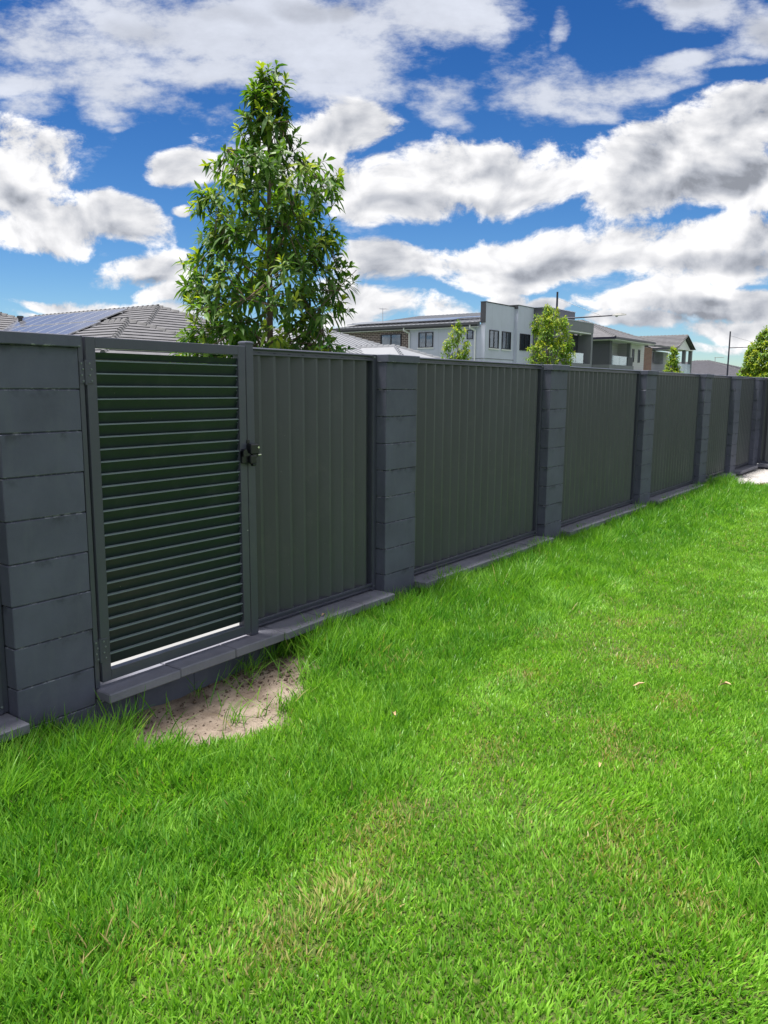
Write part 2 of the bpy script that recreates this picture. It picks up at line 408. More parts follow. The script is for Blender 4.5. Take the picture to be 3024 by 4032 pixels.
M['verge'] = simple('verge_turf', (0.05, 0.13, 0.022), 0.9, 0.35, 2.0, 0.9, 60.0, bdist=0.03)
M['dryleaf'] = simple('dry_leaf', (0.50, 0.34, 0.20), 0.75, 0.2, 40.0)
M['barkw'] = simple('tree_bark', (0.12, 0.085, 0.065), 0.85, 0.3, 14.0, 0.7, 50.0, bdist=0.004)
M['leaf'] = leaf_mat('broad_leaf', (0.026, 0.092, 0.020), (0.13, 0.245, 0.030), (0.30, 0.38, 0.03))
M['leaf2'] = leaf_mat('sapling_leaf', (0.07, 0.17, 0.016), (0.22, 0.34, 0.025), (0.42, 0.45, 0.03))
M['rtile'] = simple('grey_roof_tile', (0.10, 0.10, 0.112), 0.75, 0.2, 2.5, 0.4, 25.0, bdist=0.01)
M['rtilecap'] = simple('ridge_cap_tile', (0.125, 0.125, 0.135), 0.75, 0.2, 3.0, 0.4, 25.0, bdist=0.01)
M['rtiledark'] = simple('dark_roof_tile', (0.08, 0.08, 0.097), 0.75, 0.2, 2.5, 0.4, 25.0, bdist=0.01)
M['metalroof'] = simple('pale_metal_roof', (0.20, 0.21, 0.235), 0.55, 0.06, 1.0, metal=0.0)
M['gutter'] = simple('charcoal_gutter', (0.045, 0.048, 0.058), 0.45, 0.1)
M['white_trim'] = simple('white_trim', (0.72, 0.73, 0.75), 0.5, 0.05)
M['whitewall'] = render_wall('pale_render', (0.50, 0.53, 0.65), 0.85, (1.21, 0))
M['charwall'] = render_wall('charcoal_render', (0.085, 0.09, 0.11), 0.85, (1.2, 0))
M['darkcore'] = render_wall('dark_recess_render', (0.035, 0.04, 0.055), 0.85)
M['greyrender'] = render_wall('mid_grey_render', (0.19, 0.20, 0.225), 0.85, (1.0, 0))
M['weatherb'] = render_wall('white_weatherboard', (0.56, 0.55, 0.58), 0.7, (0, 0.18))
M['brickdark'] = brick_mat('mixed_dark_brick', (0.10, 0.068, 0.066), (0.052, 0.040, 0.046), (0.42, 0.36, 0.34), 1.25)
M['brickred'] = brick_mat('red_brick', (0.24, 0.105, 0.075), (0.17, 0.075, 0.06), (0.33, 0.26, 0.23), 1.2)
M['brickpale'] = brick_mat('grey_brick', (0.33, 0.31, 0.30), (0.26, 0.24, 0.24), (0.4, 0.38, 0.36), 1.2)
M['winframe'] = simple('dark_window_frame', (0.012, 0.013, 0.022), 0.4, 0.05)
M['lamp_post'] = simple('dark_lamp_post', (0.018, 0.018, 0.04), 0.4, 0.1)
M['lamphead'] = simple('lamp_head', (0.36, 0.36, 0.36), 0.4, 0.1)
M['curtain'] = simple('sheer_curtain', (0.14, 0.16, 0.20), 0.9, 0.25, 7.0)
M['room_shade'] = simple('dim_room_shade', (0.05, 0.055, 0.06), 0.9, 0.1)  # dark tone standing for the shade inside a room


def glass_mat():
    m, t = material('window_glass')
    g = t.n('ShaderNodeBsdfGlossy', {'Color': (0.75, 0.82, 0.9), 'Roughness': 0.03})
    tr = t.n('ShaderNodeBsdfTransparent', {'Color': (0.55, 0.62, 0.66)})
    mx = t.n('ShaderNodeMixShader', {0: 0.17, 1: tr.outputs[0], 2: g.outputs[0]})
    finish(t, mx.outputs[0])
    return m


def balustrade_mat():
    m, t = material('balustrade_glass')
    g = t.n('ShaderNodeBsdfGlossy', {'Color': (0.8, 0.9, 0.92), 'Roughness': 0.05})
    tr = t.n('ShaderNodeBsdfTransparent', {'Color': (0.62, 0.75, 0.76)})
    mx = t.n('ShaderNodeMixShader', {0: 0.42, 1: tr.outputs[0], 2: g.outputs[0]})
    finish(t, mx.outputs[0])
    return m


def solar_mat():
    m, t = material('solar_cells')
    P = t.n('ShaderNodeTexCoord').outputs['Object']
    p = t.n('ShaderNodeBsdfPrincipled', {'Base Color': (0.10, 0.105, 0.13), 'Roughness': 0.3, 'Specular IOR Level': 0.9, 'Coat Weight': 0.6, 'Coat Roughness': 0.08})
    finish(t, p.outputs[0])
    return m


M['glass'] = glass_mat()
M['balglass'] = balustrade_mat()
M['solar'] = solar_mat()
M['solarframe'] = simple('silver_rail', (0.55, 0.56, 0.58), 0.35, 0.05, metal=0.8)


# ------------------------------------------------------------------ mesh and object helpers
class MB:
    def __init__(s):
        s.v, s.f = [], []

    def quad(s, *pts):
        b = len(s.v)
        s.v += [tuple(p) for p in pts]
        s.f.append(tuple(range(b, b+len(pts))))
        return s

    def hexa(s, p):
        b = len(s.v)
        s.v += [tuple(q) for q in p]
        for f in ((0, 3, 2, 1), (4, 5, 6, 7), (0, 1, 5, 4), (1, 2, 6, 5), (2, 3, 7, 6), (3, 0, 4, 7)):
            s.f.append(tuple(b+i for i in f))
        return s

    def box(s, x0, x1, y0, y1, z0, z1):
        return s.hexa([(x0, y0, z0), (x1, y0, z0), (x1, y1, z0), (x0, y1, z0), (x0, y0, z1), (x1, y0, z1), (x1, y1, z1), (x0, y1, z1)])

    def cbox(s, x0, x1, y0, y1, z0, z1, c=0.003):
        """box with chamfered edges"""
        xs, ys, zs = (x0, x1), (y0, y1), (z0, z1)
        b = len(s.v)
        idx = {}
        for i in (0, 1):
            for j in (0, 1):
                for k in (0, 1):
                    X, Y, Z = xs[i], ys[j], zs[k]
                    dx, dy, dz = (c, -c)[i], (c, -c)[j], (c, -c)[k]
                    idx[i, j, k, 0] = len(s.v); s.v.append((X, Y+dy, Z+dz))
                    idx[i, j, k, 1] = len(s.v); s.v.append((X+dx, Y, Z+dz))
                    idx[i, j, k, 2] = len(s.v); s.v.append((X+dx, Y+dy, Z))
        I = idx
        for i in (0, 1):
            q = [I[i, 0, 0, 0], I[i, 1, 0, 0], I[i, 1, 1, 0], I[i, 0, 1, 0]]; s.f.append(tuple(q if i else q[::-1]))
            q = [I[0, i, 0, 1], I[1, i, 0, 1], I[1, i, 1, 1], I[0, i, 1, 1]]; s.f.append(tuple(q[::-1] if i else q))
            q = [I[0, 0, i, 2], I[1, 0, i, 2], I[1, 1, i, 2], I[0, 1, i, 2]]; s.f.append(tuple(q if i else q[::-1]))
        for i in (0, 1):
            for j in (0, 1):
                fl = (i+j) % 2
                q = [I[i, j, 0, 0], I[i, j, 0, 1], I[i, j, 1, 1], I[i, j, 1, 0]]; s.f.append(tuple(q if not fl else q[::-1]))
                q = [I[i, 0, j, 0], I[i, 1, j, 0], I[i, 1, j, 2], I[i, 0, j, 2]]; s.f.append(tuple(q if fl == 0 else q[::-1]))
                q = [I[0, i, j, 1], I[1, i, j, 1], I[1, i, j, 2], I[0, i, j, 2]]; s.f.append(tuple(q if fl else q[::-1]))
                for k in (0, 1):
                    q = [I[i, j, k, 0], I[i, j, k, 1], I[i, j, k, 2]]
                    s.f.append(tuple(q if (i+j+k) % 2 else q[::-1]))
        return s

    def tube(s, p0, p1, r0, r1=None, n=10, caps=True):
        r1 = r0 if r1 is None else r1
        p0, p1 = Vector(p0), Vector(p1)
        d = (p1-p0)
        if d.length < 1e-6:
            return s
        d.normalize()
        a = d.orthogonal().normalized()
        c = d.cross(a)
        b = len(s.v)
        for p, r in ((p0, r0), (p1, r1)):
            for i in range(n):
                t = 2*math.pi*i/n
                s.v.append(tuple(p+a*(r*math.cos(t))+c*(r*math.sin(t))))
        for i in range(n):
            j = (i+1) % n
            s.f.append((b+i, b+j, b+n+j, b+n+i))
        if caps:
            s.f.append(tuple(b+i for i in reversed(range(n))))
            s.f.append(tuple(b+n+i for i in range(n)))
        return s

    def dome(s, c, r, axis, hgt, n=10, m=3):
        axis = Vector(axis).normalized()
        a = axis.orthogonal().normalized()
        e = axis.cross(a)
        c = Vector(c)
        b = len(s.v)
        for k in range(m):
            ph = (math.pi/2)*k/m
            for i in range(n):
                t = 2*math.pi*i/n
                s.v.append(tuple(c+(a*math.cos(t)+e*math.sin(t))*(r*math.cos(ph))+axis*(hgt*math.sin(ph))))
        s.v.append(tuple(c+axis*hgt))
        for k in range(m-1):
            for i in range(n):
                j = (i+1) % n
                s.f.append((b+k*n+i, b+k*n+j, b+(k+1)*n+j, b+(k+1)*n+i))
        for i in range(n):
            s.f.append((b+(m-1)*n+i, b+(m-1)*n+(i+1) % n, b+m*n))
        return s

    def prism(s, poly, axis, a, b):
        """poly: 2-D outline extruded along an axis from a to b ('x': poly=(y,z), 'y': (x,z), 'z': (x,y))"""
        def mk(p, t):
            return {'x': (t, p[0], p[1]), 'y': (p[0], t, p[1]), 'z': (p[0], p[1], t)}[axis]
        base = len(s.v)
        n = len(poly)
        s.v += [mk(p, a) for p in poly] + [mk(p, b) for p in poly]
        s.f.append(tuple(base+i for i in range(n)))
        s.f.append(tuple(base+n+i for i in reversed(range(n))))
        for i in range(n):
            j = (i+1) % n
            s.f.append((base+i, base+n+i, base+n+j, base+j))
        return s

    def build(s, name, mat, parent=None, smooth=False, fixn=True):
        me = bpy.data.meshes.new(name)
        me.from_pydata(s.v, [], s.f)
        me.materials.append(mat)
        if fixn:
            import bmesh
            bm = bmesh.new(); bm.from_mesh(me)
            bmesh.ops.recalc_face_normals(bm, faces=bm.faces)
            bm.to_mesh(me); bm.free()
        if smooth:
            me.polygons.foreach_set('use_smooth', [True]*len(me.polygons))
        me.update()
        o = bpy.data.objects.new(name, me)
        COL.objects.link(o)
        if parent:
            o.parent = parent
            o.matrix_parent_inverse = Matrix.Translation(-parent.location)
        return o


def thing(name, label, cat, loc=(0, 0, 0), group=None):
    o = bpy.data.objects.new(name, None)
    o.empty_display_size = 0.2
    COL.objects.link(o)
    o.location = loc
    o['label'] = label
    o['category'] = cat
    if group:
        o['group'] = group
    return o


def tag(o, label, cat, group=None):
    o['label'] = label
    o['category'] = cat
    if group:
        o['group'] = group
    return o


def struct(o):
    o['kind'] = 'structure'
    return o


# ------------------------------------------------------------------ ground
def ground_z(x, y):
    """height of the soil in the yard"""
    e = ((x-0.60)/0.60)**2 + ((y+0.22)/0.46)**2
    z = -0.045*math.exp(-e*1.1) - 0.02*math.exp(-((x+0.2)/1.2)**2)*math.exp(-(y/1.0)**2)
    z += 0.012*math.sin(1.7*x+0.6)*math.sin(2.1*y+1.0)
    return z


def bare_amount(x, y):
    # polar outline of the bare patch (ragged)
    dx, dy = (x-0.56)/0.78, (y+0.22)/0.47
    t = math.atan2(dy, dx)
    r = math.hypot(dx, dy)
    edge = 1.0 + 0.10*math.sin(3*t+0.4) + 0.07*math.sin(7*t+1.2) + 0.05*math.sin(11*t)
    b = max(0.0, min(1.0, (edge-r)/0.34+0.5))
    # worn tail towards the right
    tx, ty = (x-1.35)/0.28, (y+0.62)/0.07
    b = max(b, 0.55*max(0.0, 1-math.hypot(tx, ty)), min(1.0, 1.5*max(0.0, 1-math.hypot((x-1.18)/0.36, (y+0.36)/0.17))))
    return b


def yard_sheet():
    xs = np.concatenate([np.arange(-3.6, 3.0, 0.03), np.arange(3.0, 15.61, 0.12), [15.62]])
    ys = np.concatenate([np.arange(-8.0, -1.4, 0.15), np.arange(-1.4, 0.26, 0.03)])
    V = []
    for y in ys:
        for x in xs:
            z = ground_z(x, y)
            b = bare_amount(x, y)
            if b > 0.05:
                z += b*(0.006*math.sin(31*x+3*math.sin(17*y))*math.sin(37*y+2.2*math.sin(13*x)))
            V.append((x, y, z))
    nx = len(xs)
    Fc = [(j*nx+i, j*nx+i+1, (j+1)*nx+i+1, (j+1)*nx+i) for j in range(len(ys)-1) for i in range(nx-1)]
    me = bpy.data.meshes.new('yard_ground')
    me.from_pydata(V, [], Fc)
    me.materials.append(M['soil'])
    at = me.attributes.new('bare', 'FLOAT', 'POINT')
    at.data.foreach_set('value', [bare_amount(v[0], v[1]) for v in V])
    me.polygons.foreach_set('use_smooth', [True]*len(me.polygons))
    o = bpy.data.objects.new('yard_ground', me)
    COL.objects.link(o)
    struct(o)


yard_sheet()
struct(MB().quad((-1500, -1500, -0.12), (1500, -1500, -0.12), (1500, 1500, -0.12), (-1500, 1500, -0.12)).build('ground', M['terrain']))
struct(MB().box(-40, 140, 0.27, 1.75, -0.10, 0.03).build('footpath', M['concrete']))
struct(MB().box(-40, 140, 1.76, 10.1, -0.10, 0.0).build('verge', M['verge']))
struct(MB().box(-40, 140, 10.1, 10.28, -0.11, 0.02).build('kerb', M['concrete']))
struct(MB().box(-40, 140, 15.3, 15.48, -0.11, 0.02).build('kerb', M['concrete']))
struct(MB().quad((-40, 10.28, -0.10), (140, 10.28, -0.10), (140, 15.3, -0.10), (-40, 15.3, -0.10)).build('road', M['asphalt']))
struct(MB().box(-40, 140, 15.48, 17.0, -0.10, 0.0).build('verge', M['verge']))


# ------------------------------------------------------------------ the boundary wall: pillars
rp = random.Random(3)


def pillar(x0, x1, label):
    t = thing('masonry_pillar', label, 'pillar', ((x0+x1)/2, 0.2, -0.2), 'block pillars of the boundary fence')
    b = MB()
    b.box(x0+0.012, x1-0.012, 0.012, 0.388, -0.2, 1.9)
    z = -0.1
    rows = [-0.3+0.2*i for i in range(11)]
    for z in rows:
        ox, oy = rp.uniform(-.0025, .0025), rp.uniform(-.0025, .0025)
        zz0 = z+0.0025+rp.uniform(0, .0015)
        zz1 = z+0.2-0.0015
        if z < -0.25:
            zz0 = -0.25
        b.cbox(x0+ox, x1+ox, 0.0+oy, 0.4+oy, zz0, min(zz1, 1.8985), 0.0035)
    b.build('block_column', M['block'], t)
    c = MB()
    c.cbox(x0-0.004, x1+0.004, -0.024, 0.424, 1.899, 1.956, 0.004)
    c.build('pillar_cap', M['block'], t)
    return t


PX = [(-0.408, 0.0), (2.503, 2.905), (5.342, 5.754), (8.312, 8.735), (11.206, 11.62), (13.30, 13.71), (15.25, 15.66)]
PLAB = ['wide charcoal block pillar at the left edge, beside the gate hinges',
        'charcoal block pillar between the narrow panel beside the gate and the first wide bay',
        'charcoal block pillar, second to the right of the gate',
        'charcoal block pillar with a dark diagonal smear, third to the right of the gate',
        'charcoal block pillar, fourth to the right of the gate, where tall grass meets its foot',
        'charcoal block pillar at the near end of the white pebbles',
        'farthest charcoal block pillar, in the corner where the fence turns']
for (a, b_), l in zip(PX, PLAB):
    pillar(a, b_, l)


# ------------------------------------------------------------------ plinth walls with coping blocks
def plinth(x0, x1, label, start=0.0):
    t = thing('plinth_wall', label, 'low wall', ((x0+x1)/2, 0.1, -0.2), 'low walls with coping blocks under the fence bays')
    b = MB()
    x = x0+0.003
    joints = []
    k = x0+start-0.2
    while k < x1:
        if k > x0+0.03:
            joints.append(k)
        k += 0.4
    xs = [x0+0.003]+joints+[x1-0.003]
    for row in range(2):
        for a, c in zip(xs[:-1], xs[1:]):
            oy = rp.uniform(-.002, .002)
            z0, z1 = (-0.25, -0.072) if row == 0 else (-0.068, 0.122)
            b.cbox(a+0.0015, c-0.0015, 0.008+oy, 0.2, z0, z1, 0.003)
    b.build('block_base', M['block'], t)
    k = x0+start
    xs = [x0+0.006]
    while k < x1-0.12:
        if k > x0+0.12:
            xs.append(k)
        k += 0.415
    xs.append(x1-0.006)
    for a, c in zip(xs[:-1], xs[1:]):
        cb = MB()
        dz, dy, tw = rp.uniform(-.004, .002), rp.uniform(-.005, .004), rp.uniform(-.004, .004)
        cb.cbox(a+0.002, c-0.002, -0.105+dy, 0.235, 0.124, 0.178+dz, 0.006)
        # tiny twist so the row is not ruler-straight
        mx = (a+c)/2
        cb.v = [(vx, vy+(vx-mx)*tw*2, vz+(vx-mx)*tw) for vx, vy, vz in cb.v]
        cb.build('coping_block', M['coping'], t)
    return t


plinth(-3.3, -0.408, 'low wall with coping at the left edge, below the bay cut by the photo', 0.09)
plinth(0.0, 2.503, 'low wall with coping blocks under the gate, behind the bare soil', 0.045)
plinth(2.905, 5.342, 'low wall with coping under the first wide bay right of the gate', 0.26)
plinth(5.754, 8.312, 'low wall with coping under the second wide bay right of the gate', 0.2)
plinth(8.735, 11.206, 'low wall with coping under the third wide bay, where its sheet shines at the bottom', 0.3)
plinth(11.62, 13.30, 'low wall with coping half hidden by a tuft of tall grass', 0.22)
plinth(13.71, 15.25, 'low wall with coping rising above the white pebbles', 0.25)


# ------------------------------------------------------------------ corrugated fence bays
def sheet_profile(x0, x1, y0=0.128, amp=0.042, pitch=0.134, phase=0.0):
    """saw-tooth ribs"""
    pts = []
    x = x0-phase
    while x < x1+pitch:
        for dx, dy in ((0.0, 0.0), (0.030, 0.0), (0.062, -amp*0.45), (0.098, -amp), (0.116, -amp), (0.126, 0.0)):
            pts.append((x+dx, y0+dy))
        x += pitch
    pts = [p for p in pts if x0 <= p[0] <= x1]
    return [(x0, y0)]+pts+[(x1, y0)]


def bay(x0, x1, label, ztop=1.955, zbot=0.186, screw=True):
    """steel infill panel between two pillars"""
    t = thing('fence_panel', label, 'fence panel', ((x0+x1)/2, 0.11, zbot), 'corrugated steel bays of the fence')
    pr = sheet_profile(x0+0.05, x1-0.05, phase=0.03)
    b = MB()
    for (xa, ya), (xb, yb) in zip(pr[:-1], pr[1:]):
        b.quad((xa, ya, zbot+0.03), (xb, yb, zbot+0.03), (xb, yb, ztop-0.03), (xa, ya, ztop-0.03))
        b.quad((xa, ya+0.0012, zbot+0.03), (xa, ya+0.0012, ztop-0.03), (xb, yb+0.0012, ztop-0.03), (xb, yb+0.0012, zbot+0.03))
    b.build('corrugated_sheet', M['panel'], t, fixn=False)
    # C-profile jambs, two lips each
    for s in (0, 1):
        j = MB()
        a = x0+0.004 if s == 0 else x1-0.058
        j.cbox(a, a+0.054, 0.084, 0.166, zbot-0.006, ztop, 0.002)
        e = a+0.030 if s == 0 else a
        j.cbox(e, e+0.024, 0.077, 0.0835, zbot-0.006, ztop-0.001, 0.0015)
        j.build('jamb', M['frame'], t)
    rt = MB()
    xa, xb = x0+0.060, x1-0.060
    rt.cbox(xa, xb, 0.086, 0.164, ztop-0.044, ztop-0.002, 0.002)
    rt.cbox(xa, xb, 0.070, 0.0855, ztop-0.018, ztop-0.001, 0.007)
    rt.cbox(xa, xb, 0.077, 0.0855, ztop-0.048, ztop-0.034, 0.002)
    rt.build('top_rail', M['frame'], t)
    rb = MB()
    rb.cbox(xa, xb, 0.088, 0.164, zbot+0.008, zbot+0.050, 0.002)
    rb.cbox(xa, xb, 0.074, 0.0875, zbot+0.040, zbot+0.056, 0.002)
    rb.cbox(xa, xb, 0.080, 0.0875, zbot+0.008, zbot+0.020, 0.002)
    rb.build('bottom_rail', M['frame'], t)
    for sx in (x0+0.045, x1-0.042):
        for sz in (zbot+0.03, ztop-0.022):
            sc = MB()
            sc.tube((sx, 0.0762 if sx < x0+0.1 else 0.0762, sz), (sx, 0.073, sz), 0.006, n=8)
            sc.dome((sx, 0.073, sz), 0.0045, (0, -1, 0), 0.003, 8, 2)
            sc.build('screw', M['screw'], t)
    return t


bay(1.166, 2.503, 'narrow corrugated steel panel between the gate post and a pillar')
bay(2.905, 5.342, 'corrugated steel panel in the first wide bay right of the gate')
bay(5.754, 8.312, 'corrugated steel panel in the second wide bay right of the gate')
bay(8.735, 11.206, 'corrugated steel panel in the third wide bay, shining near its bottom right')
bay(11.62, 13.30, 'narrow-looking corrugated steel panel with white specks, nearer of the two by the pebbles')
bay(13.71, 15.25, 'last corrugated steel panel of the long fence, above the white pebbles')
bay(-3.3, -0.408, 'steel panel cut by the left edge of the photo beside the wide pillar')

# return fence in the far corner, running along y
t = thing('return_fence', 'steel fence panel turning the far corner towards the right edge, above the pebbles', 'fence panel', (15.66, -3.0, 0.0))
b = MB()
pr = [(px_+0.0, py_) for px_, py_ in sheet_profile(-6.0, -0.04)]
for (ya, da), (yb, db) in zip(pr[:-1], pr[1:]):
    b.quad((15.60+da, ya, 0.22), (15.60+db, yb, 0.22), (15.60+db, yb, 1.92), (15.60+da, ya, 1.92))
    b.quad((15.602+da, ya, 0.22), (15.602+da, ya, 1.92), (15.602+db, yb, 1.92), (15.602+db, yb, 0.22))
b.build('corrugated_sheet', M['panel'], t, fixn=False)
for yy in (-0.004, -2.5, -5.0):
    MB().cbox(15.666, 15.75, yy-0.045, yy+0.03, 0.186, 1.955, 0.002).build('jamb', M['frame'], t)
for za, zb in ((0.19, 0.245), (1.905, 1.955)):
    for ya, yb in ((-2.46, -0.052), (-4.96, -2.55)):
        MB().cbox(15.678, 15.76, ya, yb, za, zb, 0.003).build('rail', M['frame'], t)
t = thing('plinth_wall', 'low wall with coping below the corner return fence, right edge of the photo', 'low wall', (15.66, -3.0, 0.0))
MB().cbox(15.60, 15.85, -6.0, -0.004, -0.2, 0.122, 0.003).build('block_base', M['block'], t)
yy = -0.004
while yy > -5.9:
    MB().cbox(15.50, 15.87, yy-0.405, yy-0.002, 0.124, 0.178, 0.005).build('coping_block', M['coping'], t)
    yy -= 0.41

# ------------------------------------------------------------------ gate
g = thing('gate', 'dark green louvred steel gate hung beside the wide block pillar', 'gate', (0.04, 0.02, 0.2))
fr = MB()
fr.cbox(0.0400, 0.0930, -0.004, 0.042, 0.2045, 1.953, 0.002)
fr.cbox(1.0350, 1.0910, -0.004, 0.042, 0.2045, 1.953, 0.002)
fr.cbox(0.0932, 1.0348, -0.0035, 0.0415, 1.9000, 1.9525, 0.002)
fr.cbox(0.0932, 1.0348, -0.0035, 0.0415, 0.2050, 0.2610, 0.002)
fr.build('gate_frame', M['frame'], g)
PIT = 0.0623
for i in range(25):
    z = 1.8400 - i*PIT          # top front edge of the louvre
    th = rad(20)
    # blade: top edge towards the yard, leaning back as it goes down
    L, T = 0.066, 0.0155
    y0 = 0.0035
    top_f = (y0, z); top_b = (y0+T*math.cos(rad(8)), z+T*0.12)
    bot_f = (y0+L*math.sin(th)+0.0, z-L*math.cos(th)); bot_b = (bot_f[0]+T, bot_f[1]+0.004)
    s = MB().prism([top_f, bot_f, bot_b, top_b], 'x', 0.0935, 1.0345)
    o = s.build('louvre_slat', M['slat'], g)
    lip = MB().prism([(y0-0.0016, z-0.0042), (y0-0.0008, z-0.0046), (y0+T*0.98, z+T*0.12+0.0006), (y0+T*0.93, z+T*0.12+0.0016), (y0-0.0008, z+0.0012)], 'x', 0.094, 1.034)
    lip.build('slat_edge_lit', M['slatlip_lit'], o)  # thin strip with the sky-lit look painted in
    e = MB()
    e.tube((1.0335, 0.014, z-0.020), (1.0265, 0.014, z-0.020), 0.0042, n=8)
    e.build('rivet', M['slatlip_lit'], o)
# top slat board closing the head of the louvres
MB().prism([(0.004, 1.880), (0.020, 1.846), (0.034, 1.848), (0.018, 1.881)], 'x', 0.0935, 1.0345).build('louvre_slat', M['slat'], g)
# hinge post fixed to the pillar
hp = MB()
hp.cbox(0.0035, 0.0300, 0.004, 0.065, 0.180, 1.958, 0.002)
t = thing('hinge_post', 'thin dark steel post fixed to the wide pillar behind the hinges', 'post', (0.015, 0.03, 0.18))
hp.build('post', M['frame'], t)


def hinge(z0, z1):
    hm = MB()
    hm.cbox(0.0380, 0.0760, -0.0085, -0.0042, z0, z1, 0.001)
    hm.tube((0.0345, -0.004, z0-0.006), (0.0345, -0.004, z1+0.004), 0.0058, n=12)
    hm.cbox(0.0040, 0.0300, -0.0010, 0.0035, z0, z1-0.003, 0.001)
    ho = hm.build('hinge', M['frame'], g)
    n = 4
    for i in range(n):
        z = z0+0.013+(z1-z0-0.026)*i/(n-1)
        for x, y in ((0.062-0.009*(i % 2), -0.0086), (0.021-0.008*(i % 2), -0.0012)):
            b = MB()
            b.tube((x, y, z), (x, y-0.003, z), 0.0052, n=6)
            b.dome((x, y-0.003, z), 0.0036, (0, -1, 0), 0.0022, 8, 2)
            b.build('screw', M['screw'], ho)


hinge(1.728, 1.838)
hinge(0.322, 0.437)

# latch: body on the gate, keeper with lock on the post
lt = MB()
lt.cbox(1.030, 1.078, -0.026, -0.0045, 1.266, 1.338, 0.004)
lt.cbox(1.0785, 1.128, -0.050, -0.012, 1.262, 1.313, 0.006)
lt.prism([(1.030, 1.338), (1.046, 1.352), (1.058, 1.348), (1.064, 1.330), (1.092, 1.318), (1.092, 1.308), (1.030, 1.308)], 'y', -0.036, -0.008)
lo = lt.build('latch_body', M['blackplastic'], g)
b = MB(); b.tube((1.128, -0.034, 1.310), (1.174, -0.034, 1.312), 0.0048, n=12); b.dome((1.174, -0.034, 1.312), 0.0048, (1, 0, 0), 0.003, 12, 2)
b.build('latch_pin', M['steel'], lo)
b = MB(); b.tube((1.102, -0.030, 1.258), (1.128, -0.030, 1.258), 0.012, n=10)
b.build('latch_lever', M['blackplastic'], lo)

# gate post
t = thing('gate_post', 'square dark steel post with a domed cap where the gate latches', 'post', (1.132, 0.04, 0.18))
MB().cbox(1.1020, 1.1640, 0.002, 0.064, 0.181, 1.972, 0.003).build('post', M['frame'], t)
cp = MB()
cp.cbox(1.0985, 1.1675, -0.0015, 0.0675, 1.9655, 1.976, 0.003)
cx_, cy_ = 1.133, 0.033
ringz = [(0.0335, 1.9762), (0.028, 1.981), (0.016, 1.984), (0.0, 1.985)]
for k in range(3):
    (r0, z0), (r1, z1) = ringz[k], ringz[k+1]
    for q in range(4):
        def cr(r, z, q):
            sx, sy = ((-1, -1), (1, -1), (1, 1), (-1, 1))[q % 4]
            return (cx_+sx*r, cy_+sy*r, z)
        if r1 > 0:
            cp.quad(cr(r0, z0, q), cr(r0, z0, q+1), cr(r1, z1, q+1), cr(r1, z1, q))
        else:
            cp.quad(cr(r0, z0, q), cr(r0, z0, q+1), (cx_, cy_, z1))
cp.build('post_cap', M['frame'], t)
lk = MB()
lk.cbox(1.084, 1.150, -0.048, 0.0005, 1.318, 1.379, 0.006)
lk.cbox(1.086, 1.108, -0.012, 0.0005, 1.379, 1.404, 0.003)
lk.prism([(1.096, 1.318), (1.146, 1.318), (1.140, 1.300), (1.118, 1.292)], 'y', -0.044, -0.006)
lko = lk.build('lock_housing', M['blackplastic'], t)
b = MB(); b.tube((1.1405, -0.0480, 1.358), (1.1405, -0.0520, 1.358), 0.0068, n=14)
b.build('lock_cylinder', M['steel'], lko)
# small paint fleck / sticker marks on gate stile
MB().cbox(1.0795, 1.0835, -0.0052, -0.0042, 0.853, 0.857, 0.0003).build('paint_fleck', M['white_trim'], g)


# ------------------------------------------------------------------ roofs
def clip_poly(poly, axis_vec, lo, hi):
    """keep the part of a convex polygon with lo <= p.axis <= hi"""
    def cut(pts, sgn, lim):
        out = []
        n = len(pts)
        for i in range(n):
            a, b = pts[i], pts[(i+1) % n]
            da, db = sgn*(a.dot(axis_vec)-lim), sgn*(b.dot(axis_vec)-lim)
            if da >= 0:
                out.append(a)
            if (da > 0) != (db > 0) and abs(da-db) > 1e-9:
                out.append(a+(b-a)*(da/(da-db)))
        return out
    p = cut(poly, 1, lo)
    if len(p) > 2:
        p = cut(p, -1, hi)
    return p


def tiled(mb, poly, course=0.33, lift=0.032):
    """roof slope laid in overlapping courses: every course is tipped up at its lower edge"""
    P = [Vector(p) for p in poly]
    nrm = Vector((0, 0, 0))
    for i in range(len(P)):
        nrm += P[i].cross(P[(i+1) % len(P)])
    nrm.normalize()
    if nrm.z < 0:
        nrm = -nrm
    up = (Vector((0, 0, 1))-nrm*nrm.z).normalized()
    ss = [p.dot(up) for p in P]
    s = min(ss)
    while s < max(ss)-0.02:
        c = clip_poly(P, up, s, s+course)
        if len(c) > 2:
            q = [p+nrm*(lift*(1-(p.dot(up)-s)/course)) for p in c]
            mb.quad(*[tuple(p) for p in q])
            low = [p for p in q if abs((p-nrm*lift).dot(up)-s) < 1e-3]
            if len(low) >= 2:
                al = up.cross(nrm)
                low.sort(key=lambda p: p.dot(al))
                a, b = low[0], low[-1]
                mb.quad(tuple(a), tuple(b), tuple(b-nrm*lift), tuple(a-nrm*lift))
        s += course
    return mb


